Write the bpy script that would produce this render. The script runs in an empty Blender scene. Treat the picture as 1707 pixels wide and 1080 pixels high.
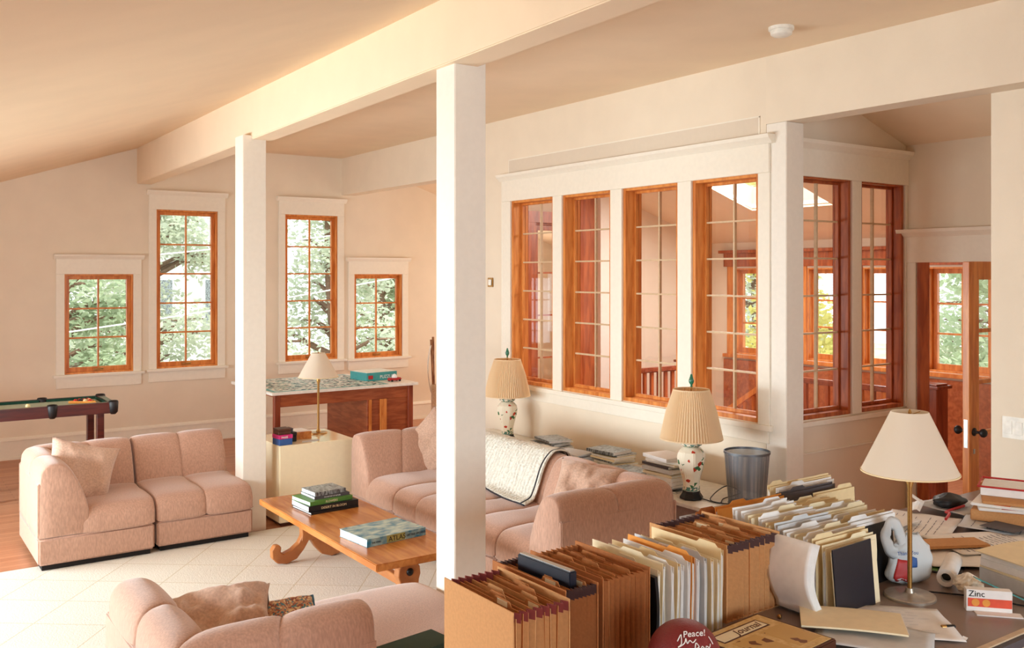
import bpy, bmesh, math, random
from mathutils import Vector, Matrix, noise
random.seed(7)
sc = bpy.context.scene
COL = sc.collection
R = math.radians
PI = math.pi

# ---------------------------------------------------------------- camera
cam_d = bpy.data.cameras.new('camera'); cam = bpy.data.objects.new('camera', cam_d); COL.objects.link(cam)
cam.location = (0, 0, 1.95); cam.rotation_euler = (R(90), 0, R(-34.8))
cam_d.sensor_width = 36; cam_d.lens = 36*1562/1707; cam_d.shift_y = -(540-457)/1707
cam_d.clip_start = 0.05; cam_d.clip_end = 300
sc.camera = cam
# ---------------------------------------------------------------- world
w = bpy.data.worlds.new('sky'); sc.world = w; w.use_nodes = True
bg = w.node_tree.nodes['Background']; bg.inputs[0].default_value = (0.86, 0.93, 1.0, 1); bg.inputs[1].default_value = 3.4
sun_d = bpy.data.lights.new('sun', 'SUN'); sun_d.energy = 6.0; sun_d.angle = R(3); sun_d.color = (1, .95, .86)
sun = bpy.data.objects.new('sun', sun_d); COL.objects.link(sun); sun.rotation_euler = (R(16), R(-6), 0)
def area(name, loc, rot, sx, sy, energy, color, spread=180):
    d = bpy.data.lights.new(name, 'AREA'); d.shape = 'RECTANGLE'; d.size = sx; d.size_y = sy
    d.energy = energy; d.color = color; d.spread = R(spread)
    o = bpy.data.objects.new(name, d); COL.objects.link(o); o.location = loc; o.rotation_euler = rot
    return o
# daylight entering through the tall windows behind the photographer and in the left wall
area('daylight_back', (1.2, -4.9, 1.5), (R(86), 0, 0), 4.0, 2.0, 132, (.74, .91, 1.0), 120)
area('daylight_left', (-1.95, 4.6, 1.20), (0, R(-80), R(4)), 1.0, 3.0, 74, (.82, .95, 1.0), 120)
area('daylight_left', (-1.95, 7.6, 1.15), (0, R(-78), R(-16)), 1.0, 3.0, 122, (.83, .95, 1.0), 118)
area('daylight_hall', (7.13, 6.16, 2.87), (0, R(18.2), 0), 1.0, .9, 85, (1.0, .97, .94))
area('alcove_fill', (8.3, 9.8, 1.5), (0, R(90), 0), 1.3, 1.6, 50, (1.0, .92, .80))  # added fill lamp for the alcove; the outer wall has no window here
sc.view_settings.view_transform = 'Standard'; sc.view_settings.look = 'None'
sc.view_settings.gamma = 1; sc.view_settings.use_curve_mapping = False
sc.view_settings.exposure = 0.0
try:
    sc.cycles.max_bounces = 10; sc.cycles.diffuse_bounces = 6; sc.cycles.transparent_max_bounces = 24
    sc.cycles.use_denoising = True; sc.cycles.sample_clamp_indirect = 6; sc.cycles.caustics_reflective = False
except Exception: pass

# ---------------------------------------------------------------- materials
def lin(c):
    return tuple(((v/255)/12.92 if v/255 <= .04045 else (((v/255)+.055)/1.055)**2.4) for v in c) + (1,)
def base_mat(name, rgb, rough=.6, spec=.4, metal=0):
    m = bpy.data.materials.new(name); m.use_nodes = True
    b = m.node_tree.nodes['Principled BSDF']
    b.inputs['Base Color'].default_value = lin(rgb); b.inputs['Roughness'].default_value = rough
    b.inputs['Metallic'].default_value = metal; b.inputs['Specular IOR Level'].default_value = spec
    return m, m.node_tree.nodes, m.node_tree.links, b
def mapping(n, l, scale, kind='Object', rot=(0, 0, 0)):
    tc = n.new('ShaderNodeTexCoord'); mp = n.new('ShaderNodeMapping')
    mp.inputs['Scale'].default_value = scale; mp.inputs['Rotation'].default_value = rot
    l.new(tc.outputs[kind], mp.inputs[0]); return mp
def mat(name, rgb, rough=.6, spec=.4, metal=0, var=.06, scale=(6, 6, 6), bump=0, bscale=80, rgb2=None, detail=4):
    """a colour broken up by soft noise, with optional fine bump"""
    m, n, l, b = base_mat(name, rgb, rough, spec, metal)
    mp = mapping(n, l, scale); ns = n.new('ShaderNodeTexNoise'); ns.inputs['Detail'].default_value = detail
    l.new(mp.outputs[0], ns.inputs[0]); cr = n.new('ShaderNodeValToRGB')
    c = lin(rgb); c2 = lin(rgb2) if rgb2 else tuple(min(1, v*(1+var)) for v in c[:3])+(1,)
    c1 = c if rgb2 else tuple(v*(1-var) for v in c[:3])+(1,)
    cr.color_ramp.elements[0].color = c1; cr.color_ramp.elements[1].color = c2
    cr.color_ramp.elements[0].position = .35; cr.color_ramp.elements[1].position = .65
    l.new(ns.outputs[0], cr.inputs[0]); l.new(cr.outputs[0], b.inputs['Base Color'])
    if bump:
        n2 = n.new('ShaderNodeTexNoise'); n2.inputs['Scale'].default_value = bscale; n2.inputs['Detail'].default_value = 3
        tc = n.new('ShaderNodeTexCoord'); l.new(tc.outputs['Object'], n2.inputs[0])
        bp = n.new('ShaderNodeBump'); bp.inputs['Strength'].default_value = bump; bp.inputs['Distance'].default_value = .004
        l.new(n2.outputs[0], bp.inputs['Height']); l.new(bp.outputs[0], b.inputs['Normal'])
    return m
def wood(name, a, b_, rough=.4, scale=(2, 30, 2), rot=(0, 0, 0)):
    m, n, l, b = base_mat(name, a, rough, .45)
    mp = mapping(n, l, scale, rot=rot); ns = n.new('ShaderNodeTexNoise'); ns.inputs['Scale'].default_value = 1.6
    ns.inputs['Detail'].default_value = 6; ns.inputs['Distortion'].default_value = .6
    l.new(mp.outputs[0], ns.inputs[0]); cr = n.new('ShaderNodeValToRGB')
    cr.color_ramp.elements[0].color = lin(a); cr.color_ramp.elements[1].color = lin(b_)
    cr.color_ramp.elements[0].position = .38; cr.color_ramp.elements[1].position = .62
    l.new(ns.outputs[0], cr.inputs[0]); l.new(cr.outputs[0], b.inputs['Base Color'])
    return m
def fabric(name, rgb, bump=.35, stretch=(60, 60, 14)):
    m, n, l, b = base_mat(name, rgb, .95, .1)
    b.inputs['Sheen Weight'].default_value = .45
    mp = mapping(n, l, stretch); ns = n.new('ShaderNodeTexNoise'); ns.inputs['Scale'].default_value = 2.2
    ns.inputs['Detail'].default_value = 4
    l.new(mp.outputs[0], ns.inputs[0]); cr = n.new('ShaderNodeValToRGB'); c = lin(rgb)
    cr.color_ramp.elements[0].color = tuple(v*.84 for v in c[:3])+(1,); cr.color_ramp.elements[1].color = tuple(min(1, v*1.13) for v in c[:3])+(1,)
    cr.color_ramp.elements[0].position = .32; cr.color_ramp.elements[1].position = .68
    l.new(ns.outputs[0], cr.inputs[0]); l.new(cr.outputs[0], b.inputs['Base Color'])
    bp = n.new('ShaderNodeBump'); bp.inputs['Strength'].default_value = bump; bp.inputs['Distance'].default_value = .003
    l.new(ns.outputs[0], bp.inputs['Height']); l.new(bp.outputs[0], b.inputs['Normal'])
    return m
def speckle(name, cols, scale, rough=.5, rnd=1.0, stretch=(1, 1, 1)):
    """voronoi cells in a constant ramp of colours: printed or painted pattern"""
    m, n, l, b = base_mat(name, (200, 200, 200), rough)
    mp = mapping(n, l, stretch); v = n.new('ShaderNodeTexVoronoi'); v.inputs['Scale'].default_value = scale
    v.inputs['Randomness'].default_value = rnd
    l.new(mp.outputs[0], v.inputs['Vector']); cr = n.new('ShaderNodeValToRGB'); cr.color_ramp.interpolation = 'CONSTANT'
    sp = n.new('ShaderNodeSeparateColor'); l.new(v.outputs['Color'], sp.inputs[0]); l.new(sp.outputs[0], cr.inputs[0])
    e = cr.color_ramp.elements
    while len(e) > 1: e.remove(e[-1])
    e[0].position = 0; e[0].color = lin(cols[0][1])
    for p_, c_ in cols[1:]:
        k = e.new(p_); k.color = lin(c_)
    l.new(cr.outputs[0], b.inputs['Base Color'])
    return m
def glass(name, tint=(.97, .985, .97), refl=.10):
    m = bpy.data.materials.new(name); m.use_nodes = True; n = m.node_tree.nodes; l = m.node_tree.links
    n.remove(n['Principled BSDF']); o = n['Material Output']
    t = n.new('ShaderNodeBsdfTransparent'); t.inputs[0].default_value = tint+(1,)
    g = n.new('ShaderNodeBsdfGlossy'); g.inputs['Roughness'].default_value = .02
    lw = n.new('ShaderNodeLayerWeight'); lw.inputs[0].default_value = .5
    pw = n.new('ShaderNodeMath'); pw.operation = 'POWER'; pw.inputs[1].default_value = 4; l.new(lw.outputs['Facing'], pw.inputs[0])
    ml = n.new('ShaderNodeMath'); ml.operation = 'MULTIPLY_ADD'; ml.inputs[1].default_value = .55; ml.inputs[2].default_value = refl*.5; l.new(pw.outputs[0], ml.inputs[0])
    mx = n.new('ShaderNodeMixShader'); l.new(ml.outputs[0], mx.inputs[0])
    l.new(t.outputs[0], mx.inputs[1]); l.new(g.outputs[0], mx.inputs[2]); l.new(mx.outputs[0], o.inputs[0])
    return m
def shade_mat(name, rgb, trans=.45):
    m = bpy.data.materials.new(name); m.use_nodes = True; n = m.node_tree.nodes; l = m.node_tree.links
    n.remove(n['Principled BSDF']); o = n['Material Output']
    d = n.new('ShaderNodeBsdfDiffuse'); d.inputs[0].default_value = lin(rgb)
    t = n.new('ShaderNodeBsdfTranslucent'); t.inputs[0].default_value = lin(rgb)
    mp = mapping(n, l, (40, 40, 6)); ns = n.new('ShaderNodeTexNoise'); ns.inputs['Scale'].default_value = 3; l.new(mp.outputs[0], ns.inputs[0])
    bp = n.new('ShaderNodeBump'); bp.inputs['Strength'].default_value = .1; bp.inputs['Distance'].default_value = .002
    l.new(ns.outputs[0], bp.inputs['Height']); l.new(bp.outputs[0], d.inputs['Normal'])
    mx = n.new('ShaderNodeMixShader'); mx.inputs[0].default_value = trans
    l.new(d.outputs[0], mx.inputs[1]); l.new(t.outputs[0], mx.inputs[2]); l.new(mx.outputs[0], o.inputs[0])
    return m
def floor_mat():
    m, n, l, b = base_mat('oak_boards', (190, 120, 80), .38, .45)
    mp = mapping(n, l, (1, 1, 1)); br = n.new('ShaderNodeTexBrick')
    br.inputs['Scale'].default_value = 1; br.inputs['Brick Width'].default_value = 1.1; br.inputs['Row Height'].default_value = .06
    br.inputs['Mortar Size'].default_value = .0012; br.inputs['Color1'].default_value = lin((186, 126, 92)); br.inputs['Color2'].default_value = lin((206, 148, 112))
    br.inputs['Mortar'].default_value = lin((120, 66, 42)); l.new(mp.outputs[0], br.inputs[0])
    mp2 = mapping(n, l, (3, 40, 1)); ns = n.new('ShaderNodeTexNoise'); ns.inputs['Detail'].default_value = 5; l.new(mp2.outputs[0], ns.inputs[0])
    mx = n.new('ShaderNodeMix'); mx.data_type = 'RGBA'; mx.blend_type = 'MULTIPLY'; mx.inputs[0].default_value = .5
    cr = n.new('ShaderNodeValToRGB'); cr.color_ramp.elements[0].color = (.6, .55, .5, 1); cr.color_ramp.elements[0].position = .3; cr.color_ramp.elements[1].position = .7
    l.new(ns.outputs[0], cr.inputs[0]); l.new(br.outputs[0], mx.inputs[6]); l.new(cr.outputs[0], mx.inputs[7]); l.new(mx.outputs[2], b.inputs['Base Color'])
    return m
def rug_mat():
    m, n, l, b = base_mat('cream_rug', (225, 215, 195), .97, .1)
    mp = mapping(n, l, (1, 1, 1), rot=(0, 0, R(38))); br = n.new('ShaderNodeTexBrick'); br.offset = 0
    br.inputs['Scale'].default_value = 1; br.inputs['Brick Width'].default_value = .42; br.inputs['Row Height'].default_value = .36
    br.inputs['Mortar Size'].default_value = .005; br.inputs['Mortar Smooth'].default_value = .6
    br.inputs['Color1'].default_value = lin((222, 216, 204)); br.inputs['Color2'].default_value = lin((226, 221, 210)); br.inputs['Mortar'].default_value = lin((202, 190, 166))
    l.new(mp.outputs[0], br.inputs[0]); l.new(br.outputs[0], b.inputs['Base Color'])
    ns = n.new('ShaderNodeTexNoise'); ns.inputs['Scale'].default_value = 120; tc = n.new('ShaderNodeTexCoord'); l.new(tc.outputs['Object'], ns.inputs[0])
    bp = n.new('ShaderNodeBump'); bp.inputs['Strength'].default_value = .5; bp.inputs['Distance'].default_value = .004
    l.new(ns.outputs[0], bp.inputs['Height']); l.new(bp.outputs[0], b.inputs['Normal'])
    return m
def mesh_metal():
    m, n, l, b = base_mat('wire_mesh', (120, 122, 128), .45, .5, .6)
    tc = n.new('ShaderNodeTexCoord'); sp = n.new('ShaderNodeSeparateXYZ'); l.new(tc.outputs['UV'], sp.inputs[0])
    def grid(sock, f):
        a = n.new('ShaderNodeMath'); a.operation = 'MULTIPLY'; a.inputs[1].default_value = f; l.new(sock, a.inputs[0])
        c = n.new('ShaderNodeMath'); c.operation = 'FRACT'; l.new(a.outputs[0], c.inputs[0])
        g = n.new('ShaderNodeMath'); g.operation = 'GREATER_THAN'; g.inputs[1].default_value = .42; l.new(c.outputs[0], g.inputs[0]); return g
    a = n.new('ShaderNodeMath'); a.operation = 'ADD'; l.new(sp.outputs[0], a.inputs[0]); l.new(sp.outputs[1], a.inputs[1])
    s = n.new('ShaderNodeMath'); s.operation = 'SUBTRACT'; l.new(sp.outputs[0], s.inputs[0]); l.new(sp.outputs[1], s.inputs[1])
    g1 = grid(a.outputs[0], 110); g2 = grid(s.outputs[0], 110)
    mu = n.new('ShaderNodeMath'); mu.operation = 'MULTIPLY'; l.new(g1.outputs[0], mu.inputs[0]); l.new(g2.outputs[0], mu.inputs[1])
    t = n.new('ShaderNodeBsdfTransparent'); mx = n.new('ShaderNodeMixShader'); l.new(mu.outputs[0], mx.inputs[0])
    l.new(b.outputs[0], mx.inputs[1]); l.new(t.outputs[0], mx.inputs[2]); l.new(mx.outputs[0], n['Material Output'].inputs[0])
    return m

M = {}
M['wall'] = mat('cream_wall_paint', (232, 217, 196), .85, .2, var=.02, scale=(.8, .8, .8), bump=.15, bscale=260)
M['ceil'] = mat('ceiling_paint', (238, 216, 188), .9, .1, var=.02, scale=(.6, .6, .6), bump=.1, bscale=200)
M['trim'] = mat('white_trim_paint', (238, 229, 213), .5, .35, var=.015)
M['post'] = mat('white_post_paint', (236, 228, 216), .55, .3, var=.015)
M['fir'] = wood('fir_window_wood', (196, 112, 48), (224, 146, 74), .35, (14, 14, 2))
M['fir_red'] = wood('reddish_fir', (150, 70, 34), (184, 98, 52), .35, (14, 14, 2))
M['fir_dark'] = wood('dark_stair_wood', (118, 50, 28), (150, 72, 42), .35, (14, 14, 2))
M['fir_panel'] = wood('stair_panel_wood', (156, 82, 46), (182, 104, 62), .4, (3, 14, 14))
M['floor'] = floor_mat(); M['rug'] = rug_mat()
M['glass'] = glass('window_glass'); M['glass_in'] = glass('interior_glass', (.98, .98, .97), .16)
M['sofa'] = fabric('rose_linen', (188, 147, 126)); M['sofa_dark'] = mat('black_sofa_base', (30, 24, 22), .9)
M['pillow'] = fabric('pale_rose_linen', (198, 163, 142), .25, (40, 40, 40))
M['black'] = mat('black_plastic', (24, 22, 24), .45); M['white'] = mat('white_plastic', (238, 234, 224), .4)
M['oak'] = wood('honey_oak', (176, 104, 48), (204, 134, 70), .22, (14, 2, 14))
M['oak_leg'] = wood('oak_leg_wood', (164, 98, 52), (188, 122, 70), .35, (4, 4, 4))
M['cube'] = mat('cream_lacquer', (242, 228, 196), .12, .5, var=.015)
M['brass'] = mat('brushed_brass', (178, 136, 78), .32, .5, .85, var=.1, scale=(30, 30, 30))
M['pewter'] = mat('tarnished_base', (172, 160, 146), .35, .5, .6, var=.12)
M['shade'] = shade_mat('cream_shade', (246, 236, 220), .4); M['pleat'] = shade_mat('pleated_shade', (248, 226, 190), .35)
M['kraft'] = mat('kraft_board', (202, 150, 100), .8, .2, var=.05, scale=(20, 20, 20)); M['kraft2'] = mat('dark_kraft', (176, 112, 66), .8, .2, var=.06, scale=(20, 20, 20))
M['kraft_in'] = mat('kraft_divider', (190, 128, 78), .8, .2, var=.06, scale=(14, 14, 14))
M['maroon'] = mat('maroon_tape', (138, 62, 58), .7); M['brown_tape'] = mat('brown_tape', (84, 58, 56), .7)
M['manila'] = mat('manila_card', (234, 212, 168), .8, .2, var=.03); M['manila2'] = mat('pale_manila', (240, 226, 192), .8, .2, var=.03)
M['paper'] = mat('white_paper', (238, 236, 234), .8, .2, var=.03); M['paper2'] = mat('grey_paper', (206, 208, 210), .8, .2, var=.04)
M['ink'] = mat('printed_ink', (118, 120, 134), .8)
M['orange'] = mat('orange_envelope', (232, 158, 78), .75, .2, var=.04)
M['slate'] = mat('slate_card', (84, 78, 82), .7); M['navy'] = mat('navy_folder', (28, 30, 42), .35, .5)
M['desk'] = mat('mauve_laminate', (136, 118, 108), .3, .45, var=.02); M['desk_edge'] = mat('pale_edge', (206, 184, 156), .5)
M['mauve'] = mat('mauve_side', (168, 142, 130), .6, .3)
M['pool_wood'] = wood('mahogany', (66, 26, 22), (92, 38, 30), .3, (2, 20, 20)); M['felt'] = mat('green_felt', (176, 190, 170), .95, .1)
M['felt_dark'] = mat('green_cushion', (38, 70, 56), .9, .1)
M['ballw'] = mat('ivory_ball', (232, 214, 160), .2, .6); M['ballr'] = mat('red_ball', (190, 44, 30), .2, .6)
M['desk_wood'] = wood('cherry_desk', (142, 68, 36), (168, 90, 52), .35, (3, 3, 20))
M['teal'] = mat('teal_box', (66, 152, 152), .4); M['red'] = mat('red_print', (178, 44, 44), .5)
M['pink'] = mat('pink_box', (206, 44, 120), .4); M['blue'] = mat('blue_print', (52, 92, 158), .5); M['green'] = mat('green_print', (84, 134, 58), .5)
M['finial'] = mat('jade_finial', (42, 110, 84), .2, .6); M['ball'] = mat('maroon_leather', (122, 36, 38), .4, .4, var=.1, scale=(60, 60, 60), bump=.5, bscale=300)
M['steel'] = mat('steel', (190, 188, 184), .3, .5, .9); M['mesh'] = mesh_metal(); M['can'] = mat('grey_metal', (104, 106, 110), .4, .5, .5)
M['bag'] = shade_mat('plastic_bag', (234, 238, 240), .35)
M['vase'] = speckle('crackle_ceramic', [(0, (240, 230, 208)), (.80, (190, 62, 44)), (.87, (70, 116, 78)), (.95, (240, 230, 208))], 44, .15)
M['vase_plain'] = mat('ivory_ceramic', (238, 228, 204), .15, .6); M['vase_trim'] = speckle('fret_band', [(0, (232, 222, 200)), (.5, (92, 132, 118))], 90, .2)
M['puzzle'] = speckle('jigsaw_print', [(0, (228, 226, 214)), (.42, (40, 44, 46)), (.62, (188, 206, 196)), (.8, (98, 150, 140))], 34, .5, stretch=(1, 1, 1))
M['atlas'] = mat('atlas_cover', (28, 118, 150), .25, .5, rgb2=(186, 208, 198), scale=(3, 6, 3), detail=8)
M['photo'] = mat('photo_cover', (60, 62, 66), .3, .5, rgb2=(170, 180, 184), scale=(14, 9, 5))
M['paisley'] = speckle('paisley_cloth', [(0, (196, 150, 116)), (.35, (150, 92, 80)), (.6, (84, 128, 140)), (.8, (222, 200, 160))], 120, .9)
M['denim'] = mat('blue_piping', (62, 104, 130), .9); M['dgreen'] = mat('dark_green_cloth', (52, 66, 52), .95)
M['journal'] = mat('aged_print', (206, 168, 104), .5, rgb2=(226, 196, 138), scale=(10, 10, 10)); M['dkbrown'] = mat('brown_print', (84, 46, 30), .5)
M['leafprint'] = speckle('dotted_art', [(0, (206, 168, 104)), (.55, (120, 72, 44)), (.7, (206, 168, 104))], 40, .5)
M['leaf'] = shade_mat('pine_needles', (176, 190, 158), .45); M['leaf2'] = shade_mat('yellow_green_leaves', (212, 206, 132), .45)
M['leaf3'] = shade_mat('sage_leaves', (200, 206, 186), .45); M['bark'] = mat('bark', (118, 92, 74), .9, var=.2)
M['grass'] = mat('garden_ground', (130, 140, 104), .95, rgb2=(168, 158, 140), scale=(.3, .3, .3)); M['siding'] = mat('white_siding', (236, 234, 230), .8)
M['cable'] = mat('pale_cable', (226, 226, 222), .6); M['cloth'] = fabric('white_cloth', (232, 222, 204), .3, (30, 30, 30))
M['stick'] = wood('worn_stick', (120, 72, 46), (178, 132, 92), .5, (20, 20, 5))
M['muntin'] = mat('cream_glazing_bar', (206, 178, 142), .5); M['recess_shade'] = mat('recess_shade_tone', (218, 203, 184), .8, var=.01)  # panel above the partition is flat; its recess shade is put into the colour
def knit():
    m, n, l, b = base_mat('knitted_wool', (222, 212, 190), .95, .1)
    mp = mapping(n, l, (1, 1, 1)); wv = n.new('ShaderNodeTexWave'); wv.wave_type = 'BANDS'; wv.bands_direction = 'Y'
    wv.inputs['Scale'].default_value = 9; wv.inputs['Distortion'].default_value = 5; wv.inputs['Detail'].default_value = 3; l.new(mp.outputs[0], wv.inputs[0])
    v = n.new('ShaderNodeTexVoronoi'); v.inputs['Scale'].default_value = 70; l.new(mp.outputs[0], v.inputs['Vector'])
    ad = n.new('ShaderNodeMath'); l.new(wv.outputs[1], ad.inputs[0]); l.new(v.outputs['Distance'], ad.inputs[1])
    cr = n.new('ShaderNodeValToRGB'); cr.color_ramp.elements[0].color = lin((196, 190, 176)); cr.color_ramp.elements[1].color = lin((226, 222, 210)); l.new(ad.outputs[0], cr.inputs[0])
    l.new(cr.outputs[0], b.inputs['Base Color'])
    bp = n.new('ShaderNodeBump'); bp.inputs['Strength'].default_value = .8; bp.inputs['Distance'].default_value = .008
    l.new(ad.outputs[0], bp.inputs['Height']); l.new(bp.outputs[0], b.inputs['Normal']); return m
M['knit'] = knit()

# ---------------------------------------------------------------- geometry helpers
ORD = ['first', 'second', 'third', 'fourth', 'fifth', 'sixth', 'seventh', 'eighth', 'ninth', 'tenth', 'eleventh', 'twelfth', 'thirteenth', 'fourteenth']
class MB:
    def __init__(s): s.v = []; s.f = []; s.mi = []; s.uv = None
    def add(s, vs, fs, mi=0):
        o = len(s.v); s.v += [tuple(v) for v in vs]; s.f += [tuple(i+o for i in f) for f in fs]; s.mi += [mi]*len(fs); return s
    def box(s, x0, y0, z0, x1, y1, z1, mi=0, mtx=None):
        vs = [Vector((x, y, z)) for z in (z0, z1) for x, y in ((x0, y0), (x1, y0), (x1, y1), (x0, y1))]
        if mtx: vs = [mtx @ v for v in vs]
        return s.add(vs, [(3, 2, 1, 0), (4, 5, 6, 7), (0, 1, 5, 4), (1, 2, 6, 5), (2, 3, 7, 6), (3, 0, 4, 7)], mi)
    def rings(s, rings, closed=True, caps=True, mi=0, wrap=False):
        n = len(rings[0]); o = len(s.v)
        for r in rings: s.v += [tuple(p) for p in r]
        fs = []
        m = len(rings)
        for i in range(m if wrap else m-1):
            a = o+i*n; b = o+((i+1) % m)*n
            for j in range(n if closed else n-1):
                k = (j+1) % n; fs.append((a+j, a+k, b+k, b+j))
        if caps and not wrap:
            fs.append(tuple(o+j for j in reversed(range(n)))); fs.append(tuple(o+(m-1)*n+j for j in range(n)))
        s.f += fs; s.mi += [mi]*len(fs); return s
    def lathe(s, prof, n=24, c=(0, 0), mi=0, caps=True, fn=None):
        rs = []
        for r, z in prof:
            rs.append([(c[0]+math.cos(2*PI*k/n)*(fn(k, r) if fn else r), c[1]+math.sin(2*PI*k/n)*(fn(k, r) if fn else r), z) for k in range(n)])
        return s.rings(rs, True, caps, mi)
    def tube(s, pts, r, n=8, mi=0):
        pts = [Vector(p) for p in pts]; rs = []
        for i, p in enumerate(pts):
            t = (pts[min(i+1, len(pts)-1)]-pts[max(i-1, 0)]).normalized()
            up = Vector((0, 0, 1)) if abs(t.z) < .9 else Vector((1, 0, 0))
            a = t.cross(up).normalized(); b = a.cross(t)
            rr = r[i] if isinstance(r, (list, tuple)) else r
            rs.append([p+a*math.cos(2*PI*k/n)*rr+b*math.sin(2*PI*k/n)*rr for k in range(n)])
        return s.rings(rs, True, True, mi)
    def prism(s, outline, h, fn, mi=0):
        """outline of 2D points, extruded from 0 to h; fn(u,v,w)->xyz"""
        return s.rings([[fn(u, v, 0) for u, v in outline], [fn(u, v, h) for u, v in outline]], True, True, mi)
    def grid(s, fn, nu, nv, mi=0, thick=0):
        P = [[Vector(fn(i/nu, j/nv)) for j in range(nv+1)] for i in range(nu+1)]
        o = len(s.v); n = nv+1
        for r in P: s.v += [tuple(p) for p in r]
        fs = [(o+i*n+j, o+(i+1)*n+j, o+(i+1)*n+j+1, o+i*n+j+1) for i in range(nu) for j in range(nv)]
        if thick:
            N = len(P)*n
            for i, r in enumerate(P):
                for j, p in enumerate(r):
                    du = P[min(i+1, nu)][j]-P[max(i-1, 0)][j]; dv = P[i][min(j+1, nv)]-P[i][max(j-1, 0)]
                    s.v.append(tuple(p-du.cross(dv).normalized()*thick))
            f2 = [tuple(reversed([k+N for k in f])) for f in fs]
            ed = [(i*n, (i+1)*n) for i in range(nu)]+[(nu*n+j, nu*n+j+1) for j in range(nv)]+[((i+1)*n+nv, i*n+nv) for i in reversed(range(nu))]+[(j+1, j) for j in reversed(range(nv))]
            fs = fs+f2+[(o+b, o+a, o+a+N, o+b+N) for a, b in ed]
        s.f += fs; s.mi += [mi]*len(fs); return s
    def build(s, name, m, parent=None, smooth=False, bevel=0, seg=2, mtx=None, sub=0, auto=None):
        me = bpy.data.meshes.new(name); vs = s.v
        if mtx: vs = [tuple(mtx @ Vector(v)) for v in vs]
        me.from_pydata(vs, [], s.f); ms = m if isinstance(m, (list, tuple)) else [m]
        for q in ms: me.materials.append(q)
        me.polygons.foreach_set('material_index', s.mi)
        bm = bmesh.new(); bm.from_mesh(me); bmesh.ops.remove_doubles(bm, verts=bm.verts, dist=1e-5)
        bmesh.ops.recalc_face_normals(bm, faces=bm.faces)
        if bevel:
            es = [e for e in bm.edges if len(e.link_faces) == 2 and e.calc_face_angle(0) > R(35)]
            bmesh.ops.bevel(bm, geom=es, offset=bevel, segments=seg, affect='EDGES', clamp_overlap=True)
        bm.to_mesh(me); bm.free()
        if smooth: me.polygons.foreach_set('use_smooth', [True]*len(me.polygons))
        if auto:
            me.polygons.foreach_set('use_smooth', [True]*len(me.polygons)); me.set_sharp_from_angle(angle=R(auto))
        o = bpy.data.objects.new(name, me); COL.objects.link(o)
        if parent: o.parent = parent
        if sub:
            md = o.modifiers.new('sub', 'SUBSURF'); md.levels = sub; md.render_levels = sub
        return o
def tag(o, label, cat=None, group=None, kind=None):
    if label: o['label'] = label
    if cat: o['category'] = cat
    if group: o['group'] = group
    if kind: o['kind'] = kind
    return o
def root(name, loc=(0, 0, 0), rz=0, label=None, cat=None, group=None, kind=None, rot=None):
    o = bpy.data.objects.new(name, None); COL.objects.link(o); o.location = loc
    o.rotation_euler = rot if rot else (0, 0, rz); o.empty_display_size = .1
    return tag(o, label, cat, group, kind)
def dup(o, loc=None, rz=None, label=None, group=None, rot=None, scale=None, parent=None):
    c = o.copy(); COL.objects.link(c)
    if parent: c.parent = parent
    if loc is not None: c.location = loc
    if rz is not None: c.rotation_euler = (0, 0, rz)
    if rot is not None: c.rotation_euler = rot
    if scale is not None: c.scale = scale
    if label: c['label'] = label
    if group: c['group'] = group
    for ch in list(o.children): dup(ch, parent=c)
    return c
def txt(parent, s, size, loc, rot, m, ext=.0006, name='lettering', shear=0, align='LEFT'):
    cu = bpy.data.curves.new(name, 'FONT'); cu.body = s; cu.size = size; cu.extrude = ext; cu.shear = shear; cu.align_x = align
    cu.resolution_u = 4; t_ = bpy.data.objects.new(name, cu); me = bpy.data.meshes.new_from_object(t_); bpy.data.objects.remove(t_)
    me.materials.clear(); me.materials.append(m); o = bpy.data.objects.new(name, me); COL.objects.link(o); o.parent = parent; o.location = loc; o.rotation_euler = rot
    return o
def catmull(pts, n=5, closed=True):
    out = []; N = len(pts)
    rng = range(N) if closed else range(N-1)
    for i in rng:
        p = [Vector(pts[(i+k) % N] if closed else pts[max(0, min(N-1, i+k))]) for k in (-1, 0, 1, 2)]
        for j in range(n):
            t = j/n
            out.append(.5*((2*p[1])+(-p[0]+p[2])*t+(2*p[0]-5*p[1]+4*p[2]-p[3])*t*t+(-p[0]+3*p[1]-3*p[2]+p[3])*t**3))
    if not closed: out.append(Vector(pts[-1]))
    return out
def frame_box(mb, x0, z0, x1, z1, t, y0, y1, tb=None):
    tb = tb or t
    mb.box(x0, y0, z0, x0+t, y1, z1); mb.box(x1-t, y0, z0, x1, y1, z1)
    mb.box(x0+t, y0, z0, x1-t, y1, z0+tb); mb.box(x0+t, y0, z1-t, x1-t, y1, z1)

# ---------------------------------------------------------------- structure
def wall_openings(name, x0, x1, z0, z1, th, ops, loc, rz, m, label):
    """wall in local xz plane, thickness +y, with rectangular openings (a0,a1,b0,b1)"""
    mb = MB(); xs = sorted({x0, x1, *[o[0] for o in ops], *[o[1] for o in ops]})
    for a, b in zip(xs, xs[1:]):
        cut = sorted([(o[2], o[3]) for o in ops if o[0] <= a+1e-6 and o[1] >= b-1e-6])
        z = z0
        for c0, c1 in cut:
            if c0 > z+1e-6: mb.box(a, 0, z, b, th, c0)
            z = c1
        if z1 > z+1e-6: mb.box(a, 0, z, b, th, z1)
    o = mb.build(name, m); o.location = loc; o.rotation_euler = (0, 0, rz)
    return tag(o, label, kind='structure')
YF = 11.1
FW = [(1.81, 2.52, .86, 1.95, 3), (2.77, 3.47, .87, 2.69, 5), (4.30, 5.00, .87, 2.69, 5), (5.23, 5.93, .86, 1.95, 3)]
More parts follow.
